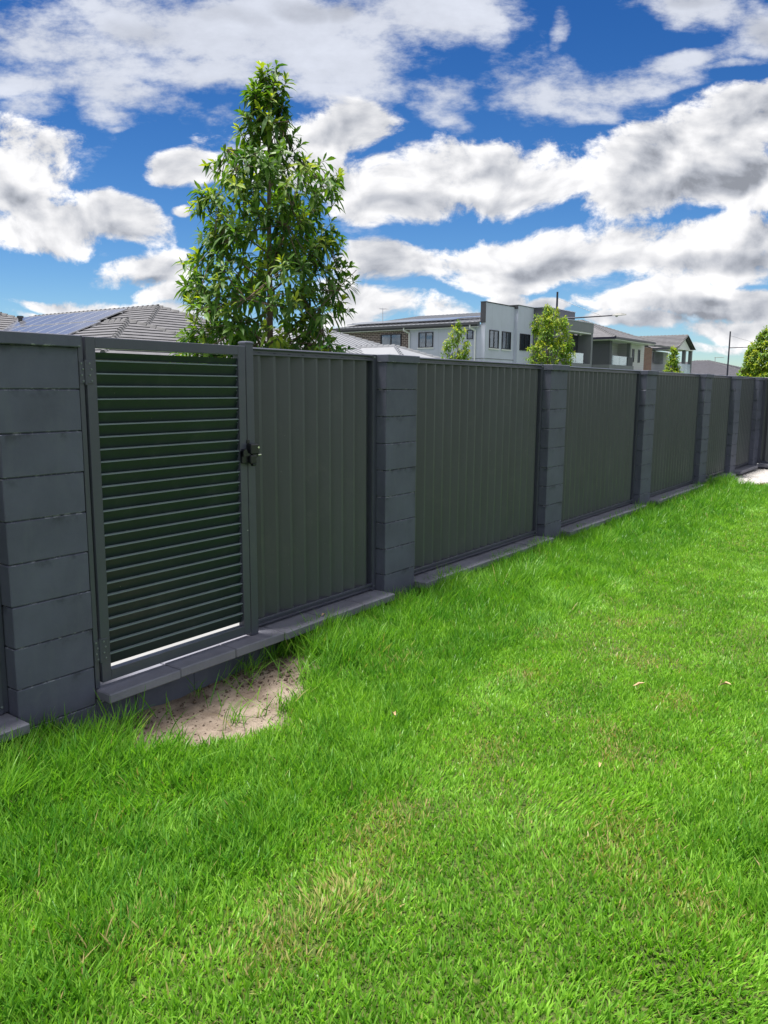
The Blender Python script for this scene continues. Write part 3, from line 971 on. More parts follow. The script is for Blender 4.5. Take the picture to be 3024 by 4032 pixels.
def caps(mb, a, b, r=0.11, step=0.33):
    """row of overlapping ridge or hip caps from the lower point a to the upper point b"""
    a, b = Vector(a), Vector(b)
    L = (b-a).length
    if L < 0.05:
        return mb
    d = (b-a)/L
    side = d.cross(Vector((0, 0, 1))).normalized()
    nrm = side.cross(d)
    if nrm.z < 0:
        nrm = -nrm
    k = 0.0
    while k < L-0.05:
        e = min(k+step, L)
        p0, p1 = a+d*k, a+d*e
        h0, h1 = 0.115, 0.075
        A = [p0+side*r-nrm*0.02, p0+nrm*h0+side*r*.35, p0+nrm*h0-side*r*.35, p0-side*r-nrm*0.02]
        B = [p1+side*r*.9-nrm*0.02, p1+nrm*h1+side*r*.3, p1+nrm*h1-side*r*.3, p1-side*r*.9-nrm*0.02]
        for i in range(3):
            mb.quad(tuple(A[i]), tuple(A[i+1]), tuple(B[i+1]), tuple(B[i]))
        mb.quad(*[tuple(p) for p in A])
        k += step
    return mb


def hip_house(name, label, x0, x1, y0, y1, ze, pitch, wall, roof='rtile', cap='rtilecap', tiled_roof=True, gut='gutter', over=0.0, extra=None):
    """rectangular hip-roofed house, ridge along y; returns thing and a function giving the west slope height"""
    t = thing(name, label, 'house', ((x0+x1)/2, (y0+y1)/2, 0))
    o_ = 0.45
    MB().box(x0+o_, x1-o_, y0+o_, y1-o_, -0.1, ze-0.02).build('wall', M[wall], t)
    hw = (x1-x0)/2
    xm = (x0+x1)/2
    zp = ze+hw*math.tan(rad(pitch))
    A, B, C_, D_ = (x0, y0, ze), (x1, y0, ze), (x1, y1, ze), (x0, y1, ze)
    R0, R1 = (xm, y0+hw, zp), (xm, y1-hw, zp)
    mb = MB()
    for poly in ([A, B, R0], [B, C_, R1, R0], [C_, D_, R1], [D_, A, R0, R1]):
        if tiled_roof:
            tiled(mb, poly)
        else:
            mb.quad(*poly)
    ro = mb.build('roof', M[roof], t, fixn=False)
    c = MB()
    for a, b in ((A, R0), (B, R0), (C_, R1), (D_, R1), (R0, R1)):
        caps(c, a, b, 0.11 if tiled_roof else 0.08)
    c.build('ridge_caps', M[cap], ro, fixn=False)
    gm = MB()
    gm.box(x0-.08, x1+.08, y0-.10, y0-.003, ze-.14, ze+.01).box(x0-.08, x1+.08, y1+.003, y1+.10, ze-.14, ze+.01)
    gm.box(x0-.10, x0-.003, y0+.0, y1-.0, ze-.14, ze+.01).box(x1+.003, x1+.10, y0, y1, ze-.14, ze+.01)
    gm.box(x0+.01, x1-.01, y0+.01, y1-.01, ze-.05, ze-.03)
    gm.build('gutter', M[gut], t)
    return t, ro, (x0, ze, math.tan(rad(pitch)))


def window(parent, plane, c, a0, a1, z0, z1, out, split=1, curtain=True, frame=0.07, sill=None):
    """plane 'x' or 'y' (the wall's constant coordinate c), out = -1 (faces us); frame, panes and what is behind"""
    def bx(mb, u0, u1, d0, d1, za, zb):
        d0, d1 = sorted((d0, d1))
        if plane == 'y':
            mb.box(u0, u1, c+d0, c+d1, za, zb)
        else:
            mb.box(c+d0, c+d1, u0, u1, za, zb)
        return mb
    f = MB()
    d0, d1 = out*0.055, out*(-0.10)
    bx(f, a0, a1, d0, d1, z0, z0+frame); bx(f, a0, a1, d0, d1, z1-frame, z1)
    bx(f, a0, a0+frame, d0, d1, z0+frame, z1-frame); bx(f, a1-frame, a1, d0, d1, z0+frame, z1-frame)
    for k in range(1, split+1):
        m = a0+(a1-a0)*k/(split+1)
        bx(f, m-0.03, m+0.03, d0*0.8, d1, z0+frame, z1-frame)
    fo = f.build('window', M['winframe'], parent)
    gl = MB()
    bx(gl, a0+frame-.01, a1-frame+.01, out*0.012, out*0.018, z0+frame-.01, z1-frame+.01)
    gl.build('pane', M['glass'], fo)
    rm = MB()
    bx(rm, a0+0.01, a1-0.01, out*0.002, out*0.008, z0+0.01, z1-0.01)
    rm.build('blind' if curtain else 'room_shade', M['curtain' if curtain else 'room_shade'], fo)  # flat sheet on the wall; the dark version is painted interior shade
    if sill:
        s_ = MB(); bx(s_, a0-0.06, a1+0.06, out*0.07, out*0.001, z0-0.07, z0-0.002)
        s_.build('window_sill', M[sill], fo)
    return fo


# ---- left house: tiled hip roof with solar panels
t, ro, (gx, gz, gt) = hip_house('tile_roof_house', 'grey tiled hip roof house with solar panels, behind the gate and the wide pillar', 13.8, 24.8, 18.5, 39.0, 2.7, 22.0, 'brickpale')
# lower front hip
mb = MB()
fx0, fx1, fy0, ze2 = 11.7, 18.4, 16.9, 2.62
hw = (fx1-fx0)/2
zp = ze2+hw*math.tan(rad(21))
A, B, R0 = (fx0, fy0, ze2), (fx1, fy0, ze2), ((fx0+fx1)/2, fy0+hw, zp)
R1 = ((fx0+fx1)/2, 21.6, zp)
tiled(mb, [A, B, R0]); tiled(mb, [A, R0, R1, (fx0, 21.6, ze2)]); tiled(mb, [B, (fx1, 21.6, ze2), R1, R0])
r2 = mb.build('lower_roof', M['rtile'], t, fixn=False)
c = MB(); caps(c, A, R0); caps(c, B, R0); caps(c, R0, R1)
c.build('ridge_caps', M['rtilecap'], r2, fixn=False)
MB().box(fx0+.4, fx1-.4, fy0+.4, 20.5, -0.1, ze2-0.02).build('wall', M['brickpale'], t)
MB().box(fx0-.1, fx1+.1, fy0-.1, fy0-.002, ze2-.13, ze2+.01).box(fx0-.1, fx0-.002, fy0, 21.6, ze2-.13, ze2+.01).build('gutter', M['gutter'], t)


def solar(parent, x_lo, x_hi, y0, n, w=1.0):
    """a row of panels lying on the west slope between x_lo (low edge) and x_hi"""
    def P(x, y, up):
        return (x-up*math.sin(rad(22)), y, gz+(x-gx)*gt+up*math.cos(rad(22)))
    for i in range(n):
        a, b_ = y0+i*(w+0.02), y0+i*(w+0.02)+w
        p = MB().hexa([P(x_lo, a, .10), P(x_hi, a, .10), P(x_hi, b_, .10), P(x_lo, b_, .10), P(x_lo, a, .14), P(x_hi, a, .14), P(x_hi, b_, .14), P(x_lo, b_, .14)]).build('solar_panel', M['solar'], parent)
        e = MB(); q = 0.03
        for xa, xb, ya, yb in ((x_lo-.001, x_lo+q, a, b_), (x_hi-q, x_hi+.001, a, b_), (x_lo+q, x_hi-q, a-.001, a+q), (x_lo+q, x_hi-q, b_-q, b_+.001)):
            e.hexa([P(xa, ya, .098), P(xb, ya, .098), P(xb, yb, .098), P(xa, yb, .098), P(xa, ya, .145), P(xb, ya, .145), P(xb, yb, .145), P(xa, yb, .145)])
        e.build('panel_frame', M['solarframe'], p)
    L = n*(w+0.02)
    r = MB()
    for fx in (0.25, 0.75):
        x = x_lo+(x_hi-x_lo)*fx
        r.hexa([P(x-.02, y0-.12, .03), P(x+.02, y0-.12, .03), P(x+.02, y0+L, .03), P(x-.02, y0+L, .03), P(x-.02, y0-.12, .095), P(x+.02, y0-.12, .095), P(x+.02, y0+L, .095), P(x-.02, y0+L, .095)])
    r.build('mounting_rail', M['solarframe'], parent)


solar(ro, 17.45, 18.98, 25.55, 8)
solar(ro, 15.88, 17.38, 25.15, 8)

# ---- farther house at the far left
t, ro, _g = hip_house('tile_roof_house', 'far tiled roof with a round vent at the left edge of the photo', 12.4, 24.0, 28.6, 49.0, 2.75, 21.5, 'brickpale')
v = MB(); v.tube((18.3, 32.9, 4.3), (18.3, 32.9, 4.80), 0.10, n=12); v.tube((18.3, 32.9, 4.80), (18.3, 32.9, 4.90), 0.15, n=12)
v.build('roof_vent', M['gutter'], ro)

# ---- pale metal hip roof in the middle
t, ro, _g = hip_house('metal_roof_house', 'low house with a pale metal hip roof between the big tree and the white house', 23.6, 34.0, 18.4, 36.0, 2.75, 20.0, 'whitewall', roof='metalroof', cap='metalroof', tiled_roof=False, gut='white_trim')
rb = MB()
for poly in ([(23.6, 18.4, 2.75), (23.6, 36, 2.75), (28.8, 30.8, 2.75+5.2*math.tan(rad(20))), (28.8, 23.6, 2.75+5.2*math.tan(rad(20)))],):
    A, Bq, Cq, Dq = [Vector(p) for p in poly]
    y = 18.8
    while y < 35.8:
        run = min(5.2, y-18.4, 36-y)
        x1_ = 23.6+run
        z1_ = 2.75+run*math.tan(rad(20))
        rb.hexa([(23.6, y-.02, 2.75), (x1_, y-.02, z1_), (x1_, y+.02, z1_), (23.6, y+.02, 2.75), (23.6, y-.015, 2.79), (x1_, y-.015, z1_+.04), (x1_, y+.015, z1_+.04), (23.6, y+.015, 2.79)])
        y += 0.4
x = 24.0
while x < 33.8:
    run = min(5.2, x-23.6, 34-x)
    y1_ = 18.4+run
    z1_ = 2.75+run*math.tan(rad(20))
    rb.hexa([(x-.02, 18.4, 2.75), (x+.02, 18.4, 2.75), (x+.02, y1_, z1_), (x-.02, y1_, z1_), (x-.015, 18.4, 2.79), (x+.015, 18.4, 2.79), (x+.015, y1_, z1_+.04), (x-.015, y1_, z1_+.04)])
    x += 0.4
rb.build('roof_ribs', M['metalroof'], ro)
lr = MB()
ax, bx_, ay, zz_ = 26.2, 31.0, 16.2, 2.72
hw = 2.4
zp = zz_+hw*math.tan(rad(20))
A, B, R0, R1 = (ax, ay, zz_), (bx_, ay, zz_), ((ax+bx_)/2, ay+hw, zp), ((ax+bx_)/2, 21.5, zp)
lr.quad(A, B, R0); lr.quad(A, R0, R1, (ax, 21.5, zz_)); lr.quad(B, (bx_, 21.5, zz_), R1, R0)
l2 = lr.build('lower_roof', M['metalroof'], t, fixn=False)
c = MB(); caps(c, A, R0, .08); caps(c, B, R0, .08); caps(c, R0, R1, .08)
c.build('ridge_caps', M['metalroof'], l2, fixn=False)
MB().box(ax+.4, bx_-.4, ay+.4, 19.5, -0.1, zz_-0.02).build('wall', M['whitewall'], t)

# ---- the big white and charcoal two-storey house
h = thing('modern_house', 'large white and charcoal two-storey house with boxy parapets behind the fence', 'house', (44.0, 24.0, 0))
X0 = 39.68
MB().box(X0, X0+9.5, 20.005, 25.40, -0.1, 5.40).box(X0+0.01, 50.2, 25.41, 31.2, -0.1, 2.9).build('wall', M['whitewall'], h)
MB().box(X0+0.002, X0+9.5, 25.405, 31.0, 2.91, 5.32).build('brick_wall', M['brickdark'], h)
# skillion roof above the side wall with parapet end
rf = MB()
rf.hexa([(X0-.45, 20.33, 5.47), (X0+9.6, 20.33, 7.0), (X0+9.6, 31.4, 7.0), (X0-.45, 31.4, 5.47),
         (X0-.45, 20.33, 5.53), (X0+9.6, 20.33, 7.06), (X0+9.6, 31.4, 7.06), (X0-.45, 31.4, 5.53)])
ro = rf.build('roof', M['metalroof'], h)
rb = MB()
y = 20.5
while y < 31.3:
    rb.hexa([(X0-.45, y-.02, 5.53), (X0+9.6, y-.02, 7.06), (X0+9.6, y+.02, 7.06), (X0-.45, y+.02, 5.53),
             (X0-.45, y-.012, 5.56), (X0+9.6, y-.012, 7.09), (X0+9.6, y+.012, 7.09), (X0-.45, y+.012, 5.56)])
    y += 0.35
rb.build('roof_ribs', M['metalroof'], ro)
gm = MB()
gm.box(X0-.60, X0-.455, 20.1, 31.4, 5.36, 5.50)
gm.box(X0-.452, X0-.43, 20.34, 31.38, 5.26, 5.465)
go = gm.build('gutter', M['gutter'], h)
MB().box(X0-.44, X0-.004, 20.34, 31.3, 5.24, 5.26).build('soffit', M['white_trim'], h)
for yy in (25.50, 20.75):
    d = MB()
    d.tube((X0-.50, yy, 5.36), (X0-.50, yy, 5.20), 0.05, n=8)
    d.tube((X0-.50, yy, 5.20), (X0-.07, yy-.12, 5.05), 0.05, n=8)
    d.tube((X0-.07, yy-.12, 5.05), (X0-.07, yy-.12, 0.0), 0.05, n=8)
    d.build('downpipe', M['white_trim'], h)
# solar on the skillion roof


def skz(x):
    return 5.53+(x-(X0-.45))*(7.06-5.53)/10.05


for (xa, xb, ya, n) in ((X0+0.35, X0+1.35, 22.4, 5), (X0+1.5, X0+2.5, 21.2, 6)):
    for i in range(n):
        y = ya+i*1.68
        p = MB().hexa([(xa, y, skz(xa)+.12), (xb, y, skz(xb)+.12), (xb, y+1.65, skz(xb)+.12), (xa, y+1.65, skz(xa)+.12),
                       (xa, y, skz(xa)+.16), (xb, y, skz(xb)+.16), (xb, y+1.65, skz(xb)+.16), (xa, y+1.65, skz(xa)+.16)])
        p.build('solar_panel', M['solar'], ro)
# parapet A (white), B (white, stands forward), C charcoal block, D portico
MB().box(X0+.02, 43.40, 20.0, 20.30, 2.9, 6.66).build('parapet_wall', M['whitewall'], h)
MB().box(X0-.02, X0+.018, 19.98, 20.32, 5.50, 6.68).build('parapet_end', M['gutter'], h)
MB().box(X0-.03, 43.40, 19.96, 20.34, 6.682, 6.715).build('parapet_flashing', M['gutter'], h)
MB().box(43.40, 45.62, 19.78, 22.0, -0.1, 6.775).build('parapet_wall', M['whitewall'], h)
MB().box(43.37, 45.62, 19.74, 22.02, 6.777, 6.81).build('parapet_flashing', M['gutter'], h)
MB().box(43.360, 43.397, 19.77, 20.60, 6.56, 6.776).build('parapet_end', M['gutter'], h)
MB().box(45.62, 50.05, 18.85, 21.9, -0.1, 6.80).build('charcoal_block', M['charwall'], h)
MB().box(45.58, 50.09, 18.81, 21.9, 6.802, 6.84).build('parapet_flashing', M['whitewall'], h)
# portico (front at y = 17.8)
MB().box(46.6, 50.85, 17.80, 18.845, 5.42, 6.04).build('portico_fascia', M['greyrender'], h)
MB().box(46.57, 50.88, 17.77, 18.846, 6.042, 6.075).build('portico_flashing', M['whitewall'], h)
MB().box(46.6, 46.86, 17.82, 18.845, -0.1, 5.418).build('portico_column', M['greyrender'], h)
MB().box(50.56, 50.84, 17.82, 18.845, -0.1, 5.418).build('portico_column', M['greyrender'], h)
MB().box(46.862, 50.558, 17.83, 18.845, 3.02, 3.34).build('balcony_floor', M['greyrender'], h)
MB().box(46.862, 47.25, 18.70, 18.843, 3.342, 5.415).build('door_surround', M['white_trim'], h)
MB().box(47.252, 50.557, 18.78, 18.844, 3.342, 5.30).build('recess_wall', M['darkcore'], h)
MB().box(46.862, 50.557, 17.84, 18.77, 5.33, 5.415).build('balcony_ceiling', M['white_trim'], h)
for a, b_ in ((46.87, 48.15), (48.19, 49.45)):
    MB().box(a, b_, 17.88, 17.895, 3.36, 4.02).build('glass_balustrade', M['balglass'], h)
dm = MB(); dm.dome((50.0, 18.4, 5.33), 0.1, (0, 0, -1), 0.1, 12, 3)
dm.build('ceiling_light', M['white_trim'], h)
# windows
for a, b_ in ((40.19, 41.33), (41.77, 42.90)):
    window(h, 'y', 20.0, a, b_, 4.04, 5.11, -1, 1, True, 0.05, 'white_trim')
window(h, 'y', 19.78, 43.74, 45.12, 4.05, 5.08, -1, 1, False, 0.05)
window(h, 'x', X0, 23.62, 24.70, 4.14, 5.07, -1, 1, True, 0.05, 'white_trim')
window(h, 'x', X0, 20.80, 21.22, 4.56, 5.10, -1, 0, True, 0.04)
window(h, 'x', X0, 26.02, 27.64, 4.22, 5.05, -1, 1, True, 0.06)
rs = MB()
for i in range(22):
    rs.box(X0-.035, X0-.001, 26.0+i*0.076, 26.0+i*0.076+0.062, 4.04, 4.21)
rs.build('brick_sill', M['brickdark'], h)
MB().box(X0-0.012, X0-0.001, 20.0, 25.40, 3.40, 3.44).build('cladding_joint', M['greyrender'], h)
MB().box(X0+.03, 43.39, 19.985, 19.999, 3.40, 3.44).build('cladding_joint', M['greyrender'], h)

t = thing('roof_antenna', 'thin metal television antenna above the brick end of the white house roof', 'antenna', (42.7, 29.7, 6.0))
a = MB(); a.tube((42.68, 29.73, 5.95), (42.68, 29.73, 7.08), 0.022, n=6)
a.build('mast', M['solarframe'], t)
a = MB()
a.tube((42.35, 29.75, 7.02), (43.0, 29.6, 7.0), 0.014, n=6)
for k in range(5):
    cxx = 42.5+k*0.11
    a.tube((cxx, 29.35, 7.015-.005*k), (cxx+.05, 30.0, 7.015-.005*k), 0.008, n=5)
a.tube((42.55, 29.7, 6.7), (42.9, 29.65, 6.72), 0.01, n=5)
a.build('antenna_elements', M['solarframe'], t)

# ---- grey-roofed house with the corner balcony
h = thing('hip_roof_house', 'dark walled house with grey hip roof and glass corner balcony, beyond the white house', 'house', (60, 23, 0))
XA, YA = 55.88, 18.5
MB().box(XA, 64.8, 19.9, 30, -0.1, 5.35).box(XA, 64.8, 18.5, 19.895, -0.1, 3.0).build('wall', M['charwall'], h)
MB().box(XA+.03, 61.2, 19.80, 19.893, 3.36, 5.3).build('balcony_wall', M['weatherb'], h)
MB().box(XA-.02, XA+0.42, 18.48, 19.88, 3.002, 5.22).build('corner_pier', M['charwall'], h)
MB().box(XA-.04, 61.1, 18.44, 19.79, 3.02, 3.46).build('balcony_floor', M['greyrender'], h)
MB().box(60.35, 60.62, 18.55, 18.80, 3.462, 5.22).build('balcony_post', M['greyrender'], h)
MB().box(59.70, 60.90, 18.46, 18.54, 3.462, 4.12).build('balcony_screen', M['charwall'], h)
for a, b_ in ((56.40, 58.0), (58.04, 59.68)):
    MB().box(a, b_, 18.50, 18.515, 3.47, 4.14).build('glass_balustrade', M['balglass'], h)
window(h, 'y', 19.80, 56.6, 58.3, 3.48, 4.98, -1, 1, True, 0.07)
MB().box(61.1, 64.82, 18.9, 19.895, -0.1, 5.25).build('front_wall', M['weatherb'], h)
for a in (61.9, 63.3):
    window(h, 'y', 18.9, a, a+0.42, 3.8, 4.85, -1, 0, a > 63, 0.05)
mb = MB()
ze = 5.42
E0, E1, E2, E3 = (55.3, 17.9, ze), (64.2, 17.9, ze), (64.2, 30, ze), (55.3, 30, ze)
rz = ze+4.45*math.tan(rad(20))
T0, T1 = (59.75, 22.35, rz), (59.75, 25.55, rz)
for poly in ([E0, E1, T0], [E3, E0, T0, T1], [E1, E2, T1, T0], [E2, E3, T1]):
    tiled(mb, poly, 0.33, 0.012)
ro = mb.build('roof', M['rtile'], h, fixn=False)
c = MB(); caps(c, E0, T0); caps(c, E1, T0); caps(c, T0, T1)
c.build('ridge_caps', M['rtilecap'], ro, fixn=False)
MB().box(55.15, 64.3, 17.78, 17.895, 5.30, 5.44).box(55.15, 55.295, 17.9, 30, 5.30, 5.44).build('gutter', M['lamp_post'], h)
MB().box(55.3, 64.2, 17.9, 30, 5.22, 5.29).build('soffit', M['white_trim'], h)
q = MB()
for i in range(26):
    q.box(XA-.05-(.06 if i % 2 else 0), XA-.003, 30.0-9.6, 30.0-9.2-(.0 if i % 2 else -.15), 0.2+i*0.2, 0.38+i*0.2)
q.build('brick_quoins', M['brickpale'], h)

# ---- gabled house
h = thing('gabled_house', 'tiled gable roof house with red brick wall and white gable, near the right side', 'house', (74, 24, 0))
MB().box(64.83, 68.4, 19.4, 30, -0.1, 5.2).build('wall', M['brickred'], h)
MB().box(68.41, 78.0, 20.9, 30, -0.1, 5.2).build('wall', M['weatherb'], h)
window(h, 'y', 20.9, 69.0, 71.6, 3.5, 5.0, -1, 2, False, 0.07)
mb = MB()
Lx, Rx, Ax, Az, Zy = 72.75, 78.2, 75.47, 6.62, 5.40
tiled(mb, [(Lx, 18.5, Zy), (Lx, 32, Zy), (Ax, 32, Az), (Ax, 18.5, Az)], 0.33, 0.04)
tiled(mb, [(Rx, 18.5, Zy), (Rx, 32, Zy), (Ax, 32, Az), (Ax, 18.5, Az)], 0.33, 0.04)
# left wing roof
tiled(mb, [(64.3, 18.9, 5.40), (72.9, 20.9, 5.40), (72.9, 26.0, 6.55), (67.5, 25.2, 6.6)], 0.33, 0.04)
ro = mb.build('roof', M['rtile'], h, fixn=False)
c = MB(); caps(c, (Ax, 18.5, Az), (Ax, 32, Az)); caps(c, (Lx, 18.45, Zy+.02), (Ax, 18.45, Az+.02), .09); caps(c, (Rx, 18.45, Zy+.02), (Ax, 18.45, Az+.02), .09)
c.build('ridge_caps', M['rtilecap'], ro, fixn=False)
MB().prism([(Lx+.45, Zy-.02), (Rx-.45, Zy-.02), (Ax, Az-.22)], 'y', 18.75, 18.85).build('gable_wall', M['white_trim'], h)
MB().box(Lx-.1, Lx-.002, 18.5, 21.0, Zy-.12, Zy+.02).box(64.2, Lx-.1, 18.78, 18.88, Zy-.12, Zy+.02).build('gutter', M['gutter'], h)
MB().box(Lx, Rx, 18.6, 20.88, Zy-.11, Zy-.03).build('soffit', M['white_trim'], h)
for a in (72.55, 75.9, 78.0):
    MB().box(a, a+.32, 18.7, 19.0, 3.0, Zy-.112).build('balcony_post', M['greyrender'], h)
MB().box(72.6, 77.6, 18.62, 18.69, 3.1, 4.02).build('balcony_panel', M['balglass'], h)
MB().box(68.42, 78.0, 18.7, 20.89, 2.85, 3.08).build('balcony_floor', M['greyrender'], h)
s = MB()
for k in range(9):
    s.box(73.1, 75.8, 20.70, 20.74, 4.05+k*0.12, 4.05+k*0.12+0.09)
s.build('shutter', M['greyrender'], h)

# ---- far roofs on the right
FR = [('far dark tiled roof just right of the gabled house', 95, 111, 15.5, 33, 3.1, 14.5, 'tile_roof_house', 'rtiledark'),
      ('farthest low dark roof at the right, behind the second lamp post', 128, 152, 24, 50, 3.4, 13.0, 'tile_roof_house', 'rtiledark')]
for lab, x0, x1, y0, y1, ze, pt, nm, rm in FR:
    hip_house(nm, lab, x0, x1, y0, y1, ze, pt, 'brickpale', roof=rm, cap='rtile')
t = thing('roof_antenna', 'small far television antenna on the dark roofs at the right', 'antenna', (112.2, 25, 4.9))
a = MB(); a.tube((112.2, 25, 3.2), (112.2, 25, 5.95), 0.05, n=6)
a.build('mast', M['solarframe'], t)
a = MB(); a.tube((111.9, 25, 5.9), (113.6, 24.2, 5.95), 0.04, n=6); a.tube((111.6, 25, 5.0), (113.0, 24.5, 5.0), 0.04, n=6)
a.build('antenna_elements', M['solarframe'], t)


# ------------------------------------------------------------------ street lamps
def street_lamp(x, y, ztop, zarm, L, label, head=True):
    t = thing('street_lamp', label, 'street lamp', (x, y, -0.1), 'tall dark street lamps')
    MB().tube((x, y, -0.1), (x, y, ztop), 0.075, 0.055, 12).build('pole', M['lamp_post'], t)
    MB().tube((x, y, zarm), (x, y-L, zarm+0.05), 0.045, 0.035, 10).build('arm', M['lamp_post'], t)
    MB().tube((x, y, ztop-.35), (x, y-L*0.80, zarm+0.06), 0.010, n=6).build('stay_wire', M['lamp_post'], t)
    hd = MB()
    for k in range(6):
        u0, u1 = k/6, (k+1)/6
        w0, w1 = 0.04+0.12*math.sin(math.pi*min(u0*1.1, 1)), 0.04+0.12*math.sin(math.pi*min(u1*1.1, 1))
        h0, h1 = 0.03+0.07*math.sin(math.pi*u0), 0.03+0.07*math.sin(math.pi*u1)
        y0, y1 = y-L+0.05-u0*0.75, y-L+0.05-u1*0.75
        z = zarm+0.06
        hd.hexa([(x-w0, y0, z-.03), (x+w0, y0, z-.03), (x+w1, y1, z-.03), (x-w1, y1, z-.03), (x-w0*.6, y0, z+h0), (x+w0*.6, y0, z+h0), (x+w1*.6, y1, z+h1), (x-w1*.6, y1, z+h1)])
    ho = hd.build('lamp_head', M['lamphead'], t, smooth=False)
    hd = MB(); hd.dome((x, y-L-0.18, zarm+0.03), 0.08, (0, 0, -1), 0.08, 10, 3)
    hd.build('lens', M['lamphead'], ho)


street_lamp(40.43, 15.85, 7.05, 5.56, 3.3, 'dark street lamp rising behind the sapling, its arm and head against the sky')
street_lamp(70.0, 13.43, 6.51, 5.16, 3.6, 'distant dark street lamp near the right edge, its arm partly behind the leafy tree')


# ------------------------------------------------------------------ trees
def leaf_strip(base, direc, normal, L, W, droop, fold=0.25):
    """pointed leaf: 4 stations, folded along the midrib; returns verts, faces"""
    d = direc.normalized()
    n = (normal-d*normal.dot(d))
    if n.length < 1e-4:
        n = d.orthogonal()
    n.normalize()
    s = d.cross(n)
    V = [base]
    st = ((0.28, 0.78, 0.0), (0.62, 0.88, 0.0))
    p = base
    for u, wv, _ in st:
        q = base+d*(L*u)-Vector((0, 0, 1))*(droop*L*u*u)
        V += [q-s*(W*wv/2)+n*(W*fold*wv/2), q, q+s*(W*wv/2)+n*(W*fold*wv/2)]
    V.append(base+d*L*0.98-Vector((0, 0, 1))*(droop*L))
    Fc = [(0, 2, 1), (0, 3, 2), (1, 2, 5, 4), (2, 3, 6, 5), (4, 5, 7), (5, 6, 7)]
    return V, Fc


